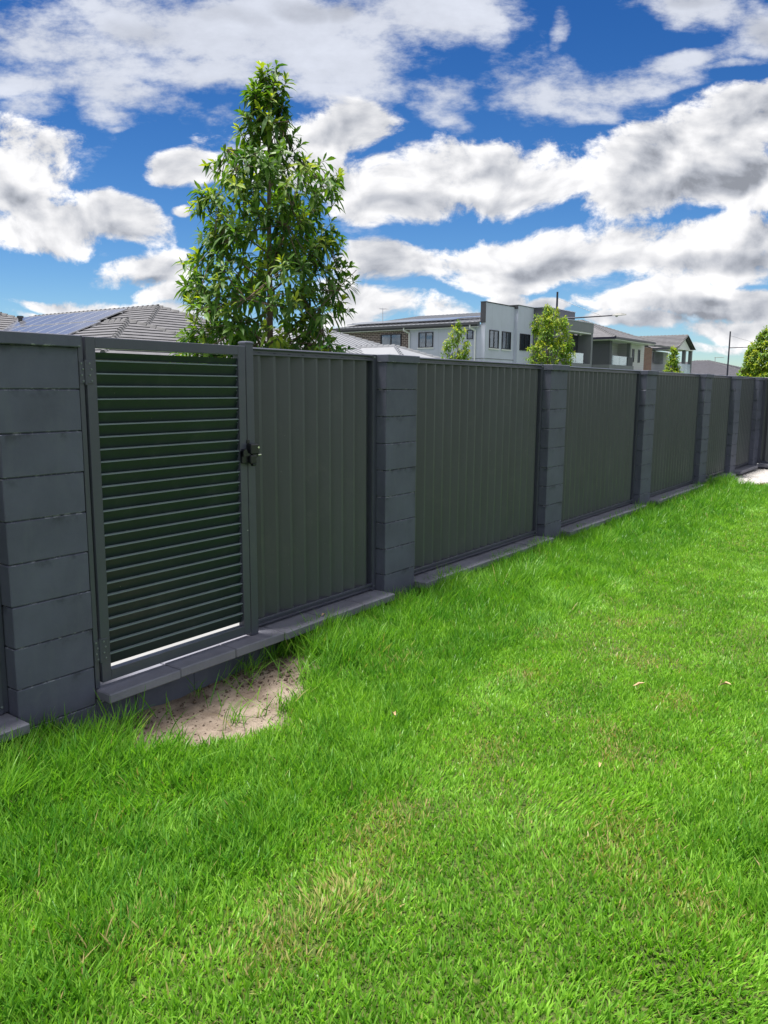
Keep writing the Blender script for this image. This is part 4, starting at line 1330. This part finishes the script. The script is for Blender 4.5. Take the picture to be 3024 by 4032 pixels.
def tree(name, label, x, y, z0, z1, prof, seed, leafL, nros, nper, mat, trunk_r, group=None, youth=0.2, lean=(0, 0), inner=0.3, crown_from=0.0, nlimb=24, thin=1.0):
    """prof: list of (height fraction, radius towards picture-left, radius towards picture-right)"""
    R_ = random.Random(seed)
    t = thing(name, label, 'tree', (x, y, z0), group)
    Rt = Vector((math.sin(YAW), -math.cos(YAW), 0))
    Dp = Vector((math.cos(YAW), math.sin(YAW), 0))
    H = z1-z0

    def axis(h_):
        return Vector((x+lean[0]*h_, y+lean[1]*h_, z0+H*h_))

    def radius(h_, ang):
        for (ha, la, ra), (hb, lb, rb_) in zip(prof[:-1], prof[1:]):
            if ha <= h_ <= hb:
                u = (h_-ha)/(hb-ha)
                l, r = la+(lb-la)*u, ra+(rb_-ra)*u
                break
        else:
            l, r = prof[-1][1:]
        k = (math.cos(ang)+1)/2
        return l+(r-l)*k

    tr = MB()
    n = 14
    for i in range(n):
        a, b_ = i/n*0.97, (i+1)/n*0.97
        w0 = trunk_r*(1-a)**0.8+0.004
        w1 = trunk_r*(1-b_)**0.8+0.004
        j0 = Vector((math.sin(a*9+seed)*0.02, math.cos(a*7+seed)*0.02, 0))
        j1 = Vector((math.sin(b_*9+seed)*0.02, math.cos(b_*7+seed)*0.02, 0))
        tr.tube(axis(a)+j0, axis(b_)+j1, w0, w1, 8, caps=False)
    hmin = prof[0][0]
    limbs = []
    for i in range(nlimb):
        hh = hmin+(0.93-hmin)*(i+0.5)/nlimb
        ang = i*2.39996+R_.uniform(-.4, .4)
        r = radius(hh, ang)*R_.uniform(0.62, 0.95)
        start = axis(max(0.02, hh-0.55*r/H-0.04))
        end = axis(hh)+(Rt*math.cos(ang)+Dp*math.sin(ang))*r
        mid = start.lerp(end, 0.5)+Vector((0, 0, -0.06*r))
        pts = [start, start.lerp(mid, 0.6), mid, mid.lerp(end, 0.55), end]
        for k in range(4):
            w0 = trunk_r*0.42*(1-hh*0.6)*(1-k/4.4)
            w1 = trunk_r*0.42*(1-hh*0.6)*(1-(k+1)/4.4)
            tr.tube(pts[k], pts[k+1], max(w0, .0035), max(w1, .003), 6, caps=False)
        limbs.append(pts)
    LV, LF, tint = [], [], []
    ros = []
    for i in range(nros):
        for _try in range(60):
            hh = hmin+(1.0-hmin)*R_.random()
            ang = R_.uniform(0, 2*math.pi)
            rr = radius(hh, ang)
            if R_.random() < (rr/max(max(p[1], p[2]) for p in prof))**1.6+0.06:
                break
        rf_ = inner+(1-inner)*R_.random()**0.5
        # lumpy outline: some sides stand out, others are set back
        lump = 0.88+0.12*math.sin(3.1*ang+11*hh+seed)*math.cos(9*hh-2*ang)
        r = rr*rf_*lump
        c = axis(hh)+(Rt*math.cos(ang)+Dp*math.sin(ang))*r
        ros.append((c, hh, ang, rf_))
    # leader shoots
    ros.append((axis(0.985), 0.985, 0, 0.3)); ros.append((axis(0.955)+Rt*0.02, 0.955, 2, 0.5)); ros.append((axis(0.93)-Rt*0.03, 0.93, 3, 0.5))
    for c, hh, ang, rf_ in ros:
        out = (Rt*math.cos(ang)+Dp*math.sin(ang))
        ax_ = (out*R_.uniform(0.35, 1.0)+Vector((0, 0, 1))*R_.uniform(0.25, 1.0)+Vector((R_.uniform(-.3, .3), R_.uniform(-.3, .3), 0))).normalized()
        if hh > 0.92:
            ax_ = (Vector((0, 0, 1))+out*0.25).normalized()
        # twig to the nearest limb point or the trunk
        best = min((q for L_ in limbs for q in L_[1:]), key=lambda q: (q-c).length_squared)
        ta = axis(max(0.0, hh-0.05))
        if (ta-c).length < (best-c).length:
            best = ta
        back = c-ax_*leafL*0.7
        tr.tube(best, back, 0.0045*leafL/0.16+0.001, 0.003*leafL/0.16+0.001, 4, caps=False)
        tr.tube(back, c, 0.003*leafL/0.16+0.001, 0.002, 4, caps=False)
        nl = max(5, int(R_.gauss(nper, 1.6)))
        a0 = ax_.orthogonal().normalized()
        b0 = ax_.cross(a0)
        shade = R_.random()
        yf = 1.0 if R_.random() < youth*(0.4+rf_*0.8) else 0.0
        for k in range(nl):
            ph = k*2.39996+R_.uniform(-.25, .25)
            lvl = k/nl
            open_ = rad(28+70*lvl+R_.uniform(-9, 9))
            rd = a0*math.cos(ph)+b0*math.sin(ph)
            dr = ax_*math.cos(open_)+rd*math.sin(open_)
            bp_ = c-ax_*(leafL*0.75*lvl)
            L_ = leafL*R_.uniform(0.72, 1.12)*(0.75+0.35*lvl)
            W_ = L_*R_.uniform(0.24, 0.31)*thin
            nv = ax_*0.9+Vector((0, 0, 0.5))-rd*0.2
            V, Fc = leaf_strip(bp_, dr, nv, L_, W_, R_.uniform(0.05, 0.45)+0.25*lvl)
            base = len(LV)
            LV += V
            LF += [tuple(base+i_ for i_ in f_) for f_ in Fc]
            g_ = min(1, max(0, 0.5*shade+0.5*R_.random()))
            yy_ = yf*max(0, 0.95-lvl*0.9)*R_.uniform(0.6, 1) + (0.10 if R_.random() < 0.08 else 0)
            tint += [(g_, yy_, 0, 1)]*len(V)
        # older hanging leaves along the twig
        for k in range(max(1, int(nper*0.45))):
            u = R_.random()
            bp_ = best.lerp(c, 0.25+0.7*u)
            rd = Vector((R_.uniform(-1, 1), R_.uniform(-1, 1), R_.uniform(-.9, .2))).normalized()
            L_ = leafL*R_.uniform(0.7, 1.1)
            V, Fc = leaf_strip(bp_, rd, Vector((R_.uniform(-.4, .4), R_.uniform(-.4, .4), 1)), L_, L_*0.27*thin, R_.uniform(0.2, 0.7))
            base = len(LV)
            LV += V
            LF += [tuple(base+i_ for i_ in f_) for f_ in Fc]
            tint += [(R_.uniform(0, 0.5), 0, 0, 1)]*len(V)
    tr.build('trunk', M['barkw'], t, smooth=True, fixn=False)
    me = bpy.data.meshes.new('crown')
    me.from_pydata([tuple(v) for v in LV], [], LF)
    me.materials.append(M[mat])
    ca = me.color_attributes.new('tint', 'FLOAT_COLOR', 'POINT')
    ca.data.foreach_set('color', np.array(tint, dtype=np.float32).ravel())
    o = bpy.data.objects.new('crown', me)
    COL.objects.link(o)
    o.parent = t
    o.matrix_parent_inverse = Matrix.Translation(-t.location)
    return t


# profile of the big tree, metres (measured from the trunk line)
_k = 0.0015
_pts = [(2250, 80, 1350), (2130, 75, 1350), (2000, 70, 1310), (1900, 110, 1320), (1700, 130, 1340), (1600, 140, 1420), (1500, 160, 1390), (1400, 220, 1360), (1300, 240, 1330), (1200, 230, 1290),
        (1100, 310, 1290), (1020, 150, 1290), (920, 180, 1290), (830, 270, 1260), (750, 360, 1190), (690, 420, 1080), (610, 490, 1020), (520, 520, 985), (400, 545, 970), (250, 580, 940), (160, 650, 875), (90, 690, 840), (25, 745, 800)]
_z0, _z1 = 0.0, 4.93
_prof = []
for cy, lx, rx in _pts:
    z = 2.05+(2130-cy)*_k*0.925
    _prof.append(((z-_z0)/(_z1-_z0), max(0.22, (770-lx)*_k*1.17-0.07), max(0.20, (rx-770)*_k*1.17-0.07)))
_prof[-1] = (1.0, 0.03, 0.03)
_prof[-2] = (_prof[-2][0], 0.12, 0.12)
_prof.insert(0, (_prof[0][0]-0.12, 0.9, 0.75))
_prof.insert(0, (_prof[0][0]-0.1, 0.3, 0.3))
tree('broadleaf_tree', 'big conical broad-leaved tree rising behind the gate, tallest in the photo', 3.80, 2.50, _z0, _z1, _prof, 11, 0.150, 660, 10, 'leaf', 0.045, youth=0.30, lean=(0.10, 0.0), nlimb=34, inner=0.25, thin=1.22)
ov = [(0.30, 0.25, 0.25), (0.42, 0.66, 0.98), (0.5, 0.68, 0.85), (0.62, 0.62, 0.52), (0.75, 0.64, 0.44), (0.86, 0.52, 0.42), (0.94, 0.30, 0.30), (1.0, 0.08, 0.08)]
tree('sapling', 'small bright green sapling in front of the white house side wall', 19.4, 9.6, 0, 3.75, ov, 5, 0.13, 240, 9, 'leaf2', 0.035, youth=0.5, nlimb=16, thin=1.25)
ov = [(0.26, 0.5, 0.5), (0.38, 1.15, 0.85), (0.5, 1.05, 0.95), (0.62, 0.86, 1.1), (0.76, 0.80, 1.1), (0.86, 0.82, 0.88), (0.93, 0.66, 0.6), (0.97, 0.4, 0.4), (1.0, 0.15, 0.15)]
tree('sapling', 'taller bushy sapling in front of the charcoal part of the house, below the lamp arm', 26.0, 9.6, 0, 4.8, ov, 9, 0.16, 560, 9, 'leaf2', 0.045, youth=0.45, nlimb=20, thin=1.25)
ov = [(0.34, 0.4, 0.4), (0.46, 0.95, 0.62), (0.58, 0.75, 0.7), (0.72, 0.45, 0.4), (0.88, 0.34, 0.3), (1.0, 0.08, 0.08)]
tree('sapling', 'small yellow-green sapling in front of the red brick wall', 41.3, 9.5, 0, 3.98, ov, 14, 0.16, 420, 8, 'leaf2', 0.04, youth=0.5, nlimb=14, thin=1.3)
ov = [(0.30, 0.9, 1.1), (0.44, 1.32, 1.4), (0.56, 1.2, 1.35), (0.7, 0.95, 1.1), (0.8, 0.78, 0.85), (0.9, 0.42, 0.45), (1.0, 0.04, 0.04)]
tree('broadleaf_tree', 'leafy conical tree at the right edge, beside the distant lamp post', 39.0, 4.6, 0, 4.68, ov, 21, 0.21, 850, 9, 'leaf2', 0.05, youth=0.4, nlimb=24, thin=1.2)

# ------------------------------------------------------------------ lawn
rg = np.random.default_rng(12)


def vnoise(x, y, s, seed):
    """smooth value noise"""
    r_ = np.random.default_rng(seed)
    G = r_.random((64, 64))
    fx, fy = x*s+100, y*s+100
    ix, iy = np.floor(fx).astype(int), np.floor(fy).astype(int)
    tx, ty = fx-ix, fy-iy
    tx, ty = tx*tx*(3-2*tx), ty*ty*(3-2*ty)
    g = lambda a, b: G[a % 64, b % 64]
    return (g(ix, iy)*(1-tx)+g(ix+1, iy)*tx)*(1-ty)+(g(ix, iy+1)*(1-tx)+g(ix+1, iy+1)*tx)*ty


def fb(x, y, s, seed):
    return (vnoise(x, y, s, seed)+0.5*vnoise(x, y, s*2.1, seed+1)+0.25*vnoise(x, y, s*4.3, seed+2))/1.75


def vgz(x, y):
    e = ((x-0.60)/0.60)**2 + ((y+0.22)/0.46)**2
    return -0.045*np.exp(-e*1.1) - 0.02*np.exp(-((x+0.2)/1.2)**2)*np.exp(-(y/1.0)**2) + 0.012*np.sin(1.7*x+0.6)*np.sin(2.1*y+1.0)


def vbare(x, y):
    dx, dy = (x-0.56)/0.78, (y+0.22)/0.47
    t_ = np.arctan2(dy, dx)
    r = np.hypot(dx, dy)
    edge = 1.0 + 0.10*np.sin(3*t_+0.4) + 0.07*np.sin(7*t_+1.2) + 0.05*np.sin(11*t_)
    b = np.clip((edge-r)/0.34+0.5, 0, 1)
    tail = 0.55*np.clip(1-np.hypot((x-1.35)/0.28, (y+0.62)/0.07), 0, 1)
    lobe = np.minimum(1.0, 1.5*np.clip(1-np.hypot((x-1.18)/0.36, (y+0.36)/0.17), 0, 1))
    return np.maximum(np.maximum(b, tail), lobe)


def sst(v, a, b):
    u = np.clip((v-a)/(b-a), 0, 1)
    return u*u*(3-2*u)


def lawn_height(x, y):
    n = fb(x, y, 2.2, 40)
    n2 = fb(x, y, 7.0, 50)
    h = 0.032+0.018*n2
    # unmown belt along the fence
    strip = sst(y+0.25*(n-0.5), -0.75, -0.35)
    h = h+strip*(0.065+0.09*n2)
    # medium belt on the fence side; its inner edge runs beside the mown part
    edge = -1.62+0.42*sst(x, 0.0, 2.0)+0.25*(n-0.5)+0.1*(n2-0.5)
    belt = sst(y-edge, -0.05, 0.14)
    h = h+belt*(0.028+0.055*n2)
    # two tufts left by the mower near the camera
    h = h+0.05*np.exp(-((x-0.75)**2+(y+3.25)**2)/0.30)*n2*2
    h = h+0.03*np.exp(-((x+1.5)**2+(y+1.9)**2)/0.20)
    h = h+0.035*np.exp(-((x-12.0)**2/0.5+(y+0.12)**2/0.05))*2
    h = h*(1-0.5*np.exp(-((x-0.35)**2/0.45+(y+0.62)**2/0.035)))
    return h*(0.85+0.3*n)


def blades(n, x0, x1, y0, y1, wid):
    x = rg.uniform(x0, x1, n)
    y = rg.uniform(y0, y1, n)
    # keep what the camera sides could see
    az = np.arctan2(y-CAM.y, x-CAM.x)
    keep = (az > rad(-14)) & (az < rad(100)) & (np.hypot(x-CAM.x, y-CAM.y) > 0.7)
    b = vbare(x, y)
    nn = fb(x, y, 5.0, 60)
    thin = fb(x, y, 3.3, 70)
    dens = 1.0-0.42*sst(thin, 0.54, 0.72)
    keep &= rg.random(n) < np.where(b > 0.9, 0.003, (1-b)*dens)
    # gravel bed
    keep &= ~((x > 11.9+0.9*sst(y, -0.6, -0.1)) & (y > GRAVEL_EDGE(x)-0.02))
    keep &= y < np.where((x > 15.4), -9, 0.0)
    # do not grow through walls: everything in front of the plinth only
    x, y = x[keep], y[keep]
    return x, y


def GRAVEL_EDGE(x):
    return -0.34-0.36*(x-12.2)


XS, YS, WS, HS = [], [], [], []
zones = [  # count per m2, area, blade width
    (15500, -3.1, 2.6, -4.3, -0.004, 0.0060),
    (8500, 2.6, 6.5, -4.6, -0.004, 0.0062),
    (4300, 6.5, 15.6, -4.6, -0.004, 0.0088),
]
for den, xa, xb, ya, yb, wd in zones:
    n = int(den*(xb-xa)*(yb-ya))
    x, y = blades(n, xa, xb, ya, yb, wd)
    XS.append(x); YS.append(y); WS.append(np.full(len(x), wd))
# long single blades (seed stalks and unmown grass) at the foot of the wall
n = 24000
x = rg.uniform(-1.5, 12.3, n)
y = -np.abs(rg.normal(0.0, 0.22, n))-0.01
keep = (vbare(x, y) < 0.25) | (rg.random(n) < 0.004)
keep &= fb(x, y, 6.0, 90) > 0.40
keep &= ~((x > 11.9+0.9*sst(y, -0.6, -0.1)) & (y > GRAVEL_EDGE(x)))
x, y = x[keep], y[keep]
TUFT = []
for cx_, cy_, nb_, sp_ in ((0.13, -0.12, 26, 0.035), (0.60, -0.035, 7, 0.02), (1.02, -0.05, 60, 0.07), (0.47, -0.50, 30, 0.06), (0.70, -0.56, 26, 0.05), (0.02, -0.16, 40, 0.06), (0.93, -0.62, 30, 0.06), (0.80, -0.05, 5, 0.03), (1.15, -0.45, 34, 0.07)):
    TUFT.append((cx_+rg.normal(0, sp_, nb_), -np.abs(-cy_+rg.normal(0, sp_*0.6, nb_))-0.008))
x = np.concatenate([x]+[q[0] for q in TUFT]); y = np.concatenate([y]+[q[1] for q in TUFT])
XL, YL = x, y
x = np.concatenate(XS+[XL]); y = np.concatenate(YS+[YL])
wd = np.concatenate(WS+[np.interp(XL, [0, 6, 12], [0.0042, 0.006, 0.0085])])
isl = np.concatenate([np.zeros(sum(len(a) for a in XS), bool), np.ones(len(XL), bool)])
N = len(x)
H_ = lawn_height(x, y)*rg.uniform(0.45, 1.25, N)
H_[isl] = rg.uniform(0.08, 0.22, isl.sum())
# tall clump by the pebbles and short near the bare soil edge
d_edge = vbare(x, y)
z = vgz(x, y)-0.004
# direction: base yaw random + local lean field (trodden and wind-laid patches)
yaw = rg.uniform(0, 2*np.pi, N)
lf = fb(x, y, 1.4, 101)*4*np.pi
ls = sst(fb(x, y, 2.7, 111), 0.52, 0.80)
tilt = np.abs(rg.normal(0.30, 0.24, N))+0.05
lx = np.cos(yaw)*tilt+np.cos(lf)*ls*0.45
ly = np.sin(yaw)*tilt+np.sin(lf)*ls*0.45
lx[isl] *= 0.55; ly[isl] = ly[isl]*0.55-0.12
# keep leaning blades out of the wall
ly = np.where(y+ly*H_ > -0.005, -np.abs(ly)*0.6, ly)
m = np.hypot(lx, ly)+1e-6
up = 1/np.sqrt(1+m*m)
ux, uy, uz = lx*up, ly*up, up
# side vector turned mostly across the view, with scatter
sa = rg.uniform(0, np.pi, N)
sx, sy = np.cos(sa), np.sin(sa)
wv = wd*rg.uniform(0.7, 1.3, N)*np.where(isl, 1.15, 1.0)
curl = rg.uniform(0.05, 0.5, N)
curl[isl] = rg.uniform(0.3, 1.1, isl.sum())
V = np.zeros((N, 7, 3), np.float32)
for k, (u, wf) in enumerate(((0.0, 0.75), (0.40, 1.0), (0.75, 0.72))):
    px_ = x+ux*H_*u+lx/m*H_*curl*0.55*u*u
    py_ = y+uy*H_*u+ly/m*H_*curl*0.55*u*u
    pz_ = z+uz*H_*u-H_*curl*0.30*u*u
    V[:, 2*k, 0] = px_-sx*wv*wf/2; V[:, 2*k, 1] = py_-sy*wv*wf/2; V[:, 2*k, 2] = pz_
    V[:, 2*k+1, 0] = px_+sx*wv*wf/2; V[:, 2*k+1, 1] = py_+sy*wv*wf/2; V[:, 2*k+1, 2] = pz_
V[:, 6, 0] = x+ux*H_+lx/m*H_*curl*0.55
V[:, 6, 1] = y+uy*H_+ly/m*H_*curl*0.55
V[:, 6, 2] = z+uz*H_-H_*curl*0.30
V[:, :, 1] = np.minimum(V[:, :, 1], -0.001)
base = (np.arange(N)*7)[:, None]
quads = np.concatenate([base+np.array([[0, 1, 3, 2]]), base+np.array([[2, 3, 5, 4]])], 1).reshape(-1)
tris = (base+np.array([[4, 5, 6]])).reshape(-1)
# interleave polygons per blade: q q t
loops = np.concatenate([base+np.array([[0, 1, 3, 2]]), base+np.array([[2, 3, 5, 4]]), base+np.array([[4, 5, 6]])], 1).astype(np.int32)
me = bpy.data.meshes.new('grass')
me.vertices.add(N*7)
me.vertices.foreach_set('co', V.reshape(-1))
me.loops.add(N*11)
me.loops.foreach_set('vertex_index', loops.reshape(-1))
me.polygons.add(N*3)
ls_ = (np.arange(N)*11)[:, None]+np.array([[0, 4, 8]])
me.polygons.foreach_set('loop_start', ls_.reshape(-1).astype(np.int32))
me.update(calc_edges=True)
# colour: blade by blade, with drier and lusher patches
lush = fb(x, y, 1.1, 131)
g_ = np.clip(0.18+0.60*rg.random(N)+0.5*(fb(x, y, 6.0, 141)-0.5)+0.35*(lush-0.5), 0, 1)
unm = sst(H_, 0.05, 0.11)
g_ = np.clip(g_-0.22*unm, 0, 1)
deadp = fb(x, y, 3.3, 70)
dp = 0.020+0.09*sst(deadp, 0.62, 0.76)
for (ax_, ay_) in ((-0.66, -1.88), (-0.25, -1.93), (0.0, -1.80), (0.65, -2.53), (1.25, -2.3), (2.1, -2.3), (0.95, -1.75), (1.9, -1.5), (8.6, -0.55), (1.6, -0.75), (-0.45, -1.86), (0.2, -1.72), (0.4, -2.6), (1.5, -2.15), (2.6, -1.9), (3.4, -1.6), (-0.95, -1.5), (0.3, -2.9)):
    dp = dp+0.38*np.exp(-((x-ax_)**2+(y-ay_)**2)/0.022)
dp = np.where(isl, 0.015, dp)*np.where(H_ > 0.07, 0.35, 1.0)
dry = (rg.random(N) < dp).astype(np.float32)*rg.uniform(0.4, 1.0, N)
C_ = np.zeros((N, 7, 4), np.float32)
C_[:, :, 0] = g_[:, None]
C_[:, :, 1] = dry[:, None]
C_[:, :, 3] = 1
ca = me.color_attributes.new('tint', 'FLOAT_COLOR', 'POINT')
ca.data.foreach_set('color', C_.reshape(-1))
me.materials.append(M['grass'])
go = bpy.data.objects.new('grass', me)
COL.objects.link(go)
go['kind'] = 'stuff'
go['label'] = 'bright green lawn grass, long and unmown along the foot of the fence'
go['category'] = 'grass'
print('grass blades', N)

# ------------------------------------------------------------------ soil crumbs, pebbles, leaves


def lumps(name, pts, mat, seed, flat=0.7, sub=1):
    """many small irregular stones in one mesh: pts = (x, y, z, r)"""
    import bmesh
    bm = bmesh.new()
    bmesh.ops.create_icosphere(bm, subdivisions=sub, radius=1.0)
    bv = np.array([v.co[:] for v in bm.verts])
    bf = [tuple(v.index for v in f.verts) for f in bm.faces]
    bm.free()
    r_ = np.random.default_rng(seed)
    AV, AF = [], []
    for (px_, py_, pz_, rr) in pts:
        sc = np.array([r_.uniform(.8, 1.35), r_.uniform(.75, 1.15), flat*r_.uniform(.8, 1.2)])*rr
        a = r_.uniform(0, 6.28)
        q = bv*(1+0.22*(r_.random((len(bv), 1))-0.5))*sc
        ca_, sa_ = math.cos(a), math.sin(a)
        tl = r_.uniform(-.4, .4)
        q = np.stack([q[:, 0]*ca_-q[:, 1]*sa_, q[:, 0]*sa_+q[:, 1]*ca_, q[:, 2]+q[:, 0]*tl], 1)+np.array([px_, py_, pz_])
        o = len(AV)
        AV += [tuple(v) for v in q]
        AF += [tuple(o+i for i in f) for f in bf]
    me = bpy.data.meshes.new(name)
    me.from_pydata(AV, [], AF)
    me.materials.append(M[mat])
    me.polygons.foreach_set('use_smooth', [True]*len(me.polygons))
    o = bpy.data.objects.new(name, me)
    COL.objects.link(o)
    return o


rc = random.Random(4)
pts = []
for cx_, cy_, s_, n_ in ((1.02, -0.10, 0.09, 70), (1.18, -0.36, 0.10, 80), (0.75, -0.05, 0.15, 30), (1.35, -0.55, 0.1, 25)):
    for _i in range(n_):
        x_, y_ = rc.gauss(cx_, s_), min(-0.012, rc.gauss(cy_, s_*0.6))
        r = rc.uniform(0.004, 0.015)
        pts.append((x_, y_, ground_z(x_, y_)+r*0.3, r))
while len(pts) < 1300:
    x_, y_ = rc.uniform(-0.1, 1.6), rc.uniform(-0.75, -0.01)
    b = bare_amount(x_, y_)
    if b < 0.3 or rc.random() > 0.25+0.75*(math.exp(-((x_-1.0)**2+(y_+0.2)**2)/0.05)+math.exp(-((x_-0.2)**2+(y_+0.1)**2)/0.1)):
        continue
    r = 0.0016+0.006*rc.random()**4
    pts.append((x_, y_, ground_z(x_, y_)+r*0.4+b*(0.006*math.sin(31*x_+3*math.sin(17*y_))*math.sin(37*y_+2.2*math.sin(13*x_))), r))
o = lumps('soil_crumbs', pts, 'clod', 6)
o['kind'] = 'stuff'; o['label'] = 'dark soil crumbs scattered on the bare patch by the gate'; o['category'] = 'soil'

pts = []
x_ = 11.9
while len(pts) < 7500:
    x_, y_ = rc.uniform(12.2, 15.58), rc.uniform(-3.0, -0.0)
    if y_ < GRAVEL_EDGE(x_)+0.02+0.02*math.sin(9*x_):
        continue
    r = rc.uniform(0.016, 0.03)
    k = 0.03+0.025*min(1, (x_-12.2))
    pts.append((x_, y_, k+rc.uniform(0, 0.02), r))
o = lumps('white_pebbles', pts, 'pebble', 8, 0.8, 2)
o['kind'] = 'stuff'; o['label'] = 'bed of white rounded pebbles in the far corner of the lawn'; o['category'] = 'pebbles'
struct(MB().quad((12.1, -0.30, 0.034), (15.6, -1.57, 0.05), (15.6, -0.0, 0.05), (12.3, -0.0, 0.03)).build('gravel_bed', M['clod']))
ed = MB()
pa, pb = Vector((12.15, -0.355, 0)), Vector((15.58, -1.59, 0))
dv = (pb-pa).normalized(); sv = Vector((-dv.y, dv.x, 0))*0.011
ed.hexa([(pa.x-sv.x, pa.y-sv.y, -.05), (pb.x-sv.x, pb.y-sv.y, -.05), (pb.x+sv.x, pb.y+sv.y, -.05), (pa.x+sv.x, pa.y+sv.y, -.05),
         (pa.x-sv.x, pa.y-sv.y, .062), (pb.x-sv.x, pb.y-sv.y, .062), (pb.x+sv.x, pb.y+sv.y, .062), (pa.x+sv.x, pa.y+sv.y, .062)])
tag(ed.build('garden_edging', M['timber']), 'thin brown edging strip between the lawn and the white pebbles', 'edging')


def dry_leaf(x, y, z, L, a, label, mat='dryleaf'):
    b = MB()
    n = 6
    for i in range(n):
        u0, u1 = i/n, (i+1)/n
        def pt(u, s):
            wv = 0.30*math.sin(math.pi*min(1, u*0.97+0.02))**0.8*L
            lx_, ly_ = (u-0.5)*L, s*wv*0.5
            zz = 0.22*L*(1-abs(2*u-1))*abs(s)+0.16*L*math.sin(3*u+a)
            return (x+lx_*math.cos(a)-ly_*math.sin(a), y+lx_*math.sin(a)+ly_*math.cos(a), z+zz)
        b.quad(pt(u0, -1), pt(u1, -1), pt(u1, 0), pt(u0, 0))
        b.quad(pt(u0, 0), pt(u1, 0), pt(u1, 1), pt(u0, 1))
    tag(b.build('dry_leaf', M[mat], fixn=False), label, 'leaf', 'dead leaves lying about')


for args in ((0.905, -1.23, 0.055, 0.060, 0.9, 'dry tan leaf in the long grass below and right of the bare soil'),
             (2.12, -2.09, 0.045, 0.065, 2.2, 'curled tan leaf on the mown lawn at the middle right'),
             (1.04, -2.28, 0.040, 0.045, 0.2, 'small tan leaf on the mown lawn near the centre'),
             (2.41, -2.49, 0.045, 0.070, 1.4, 'tan leaf on the lawn close to the right edge'),
             (2.05, -2.82, 0.04, 0.050, 2.7, 'pale dead leaf low on the right of the lawn'),
             (9.04, -0.38, 0.075, 0.14, 0.4, 'pale clump of dead leaf on the far lawn near the fence'),
             (1.72, -0.055, 0.180, 0.045, 0.1, 'pale curled leaf scrap on the coping below the narrow panel')):
    dry_leaf(*args)
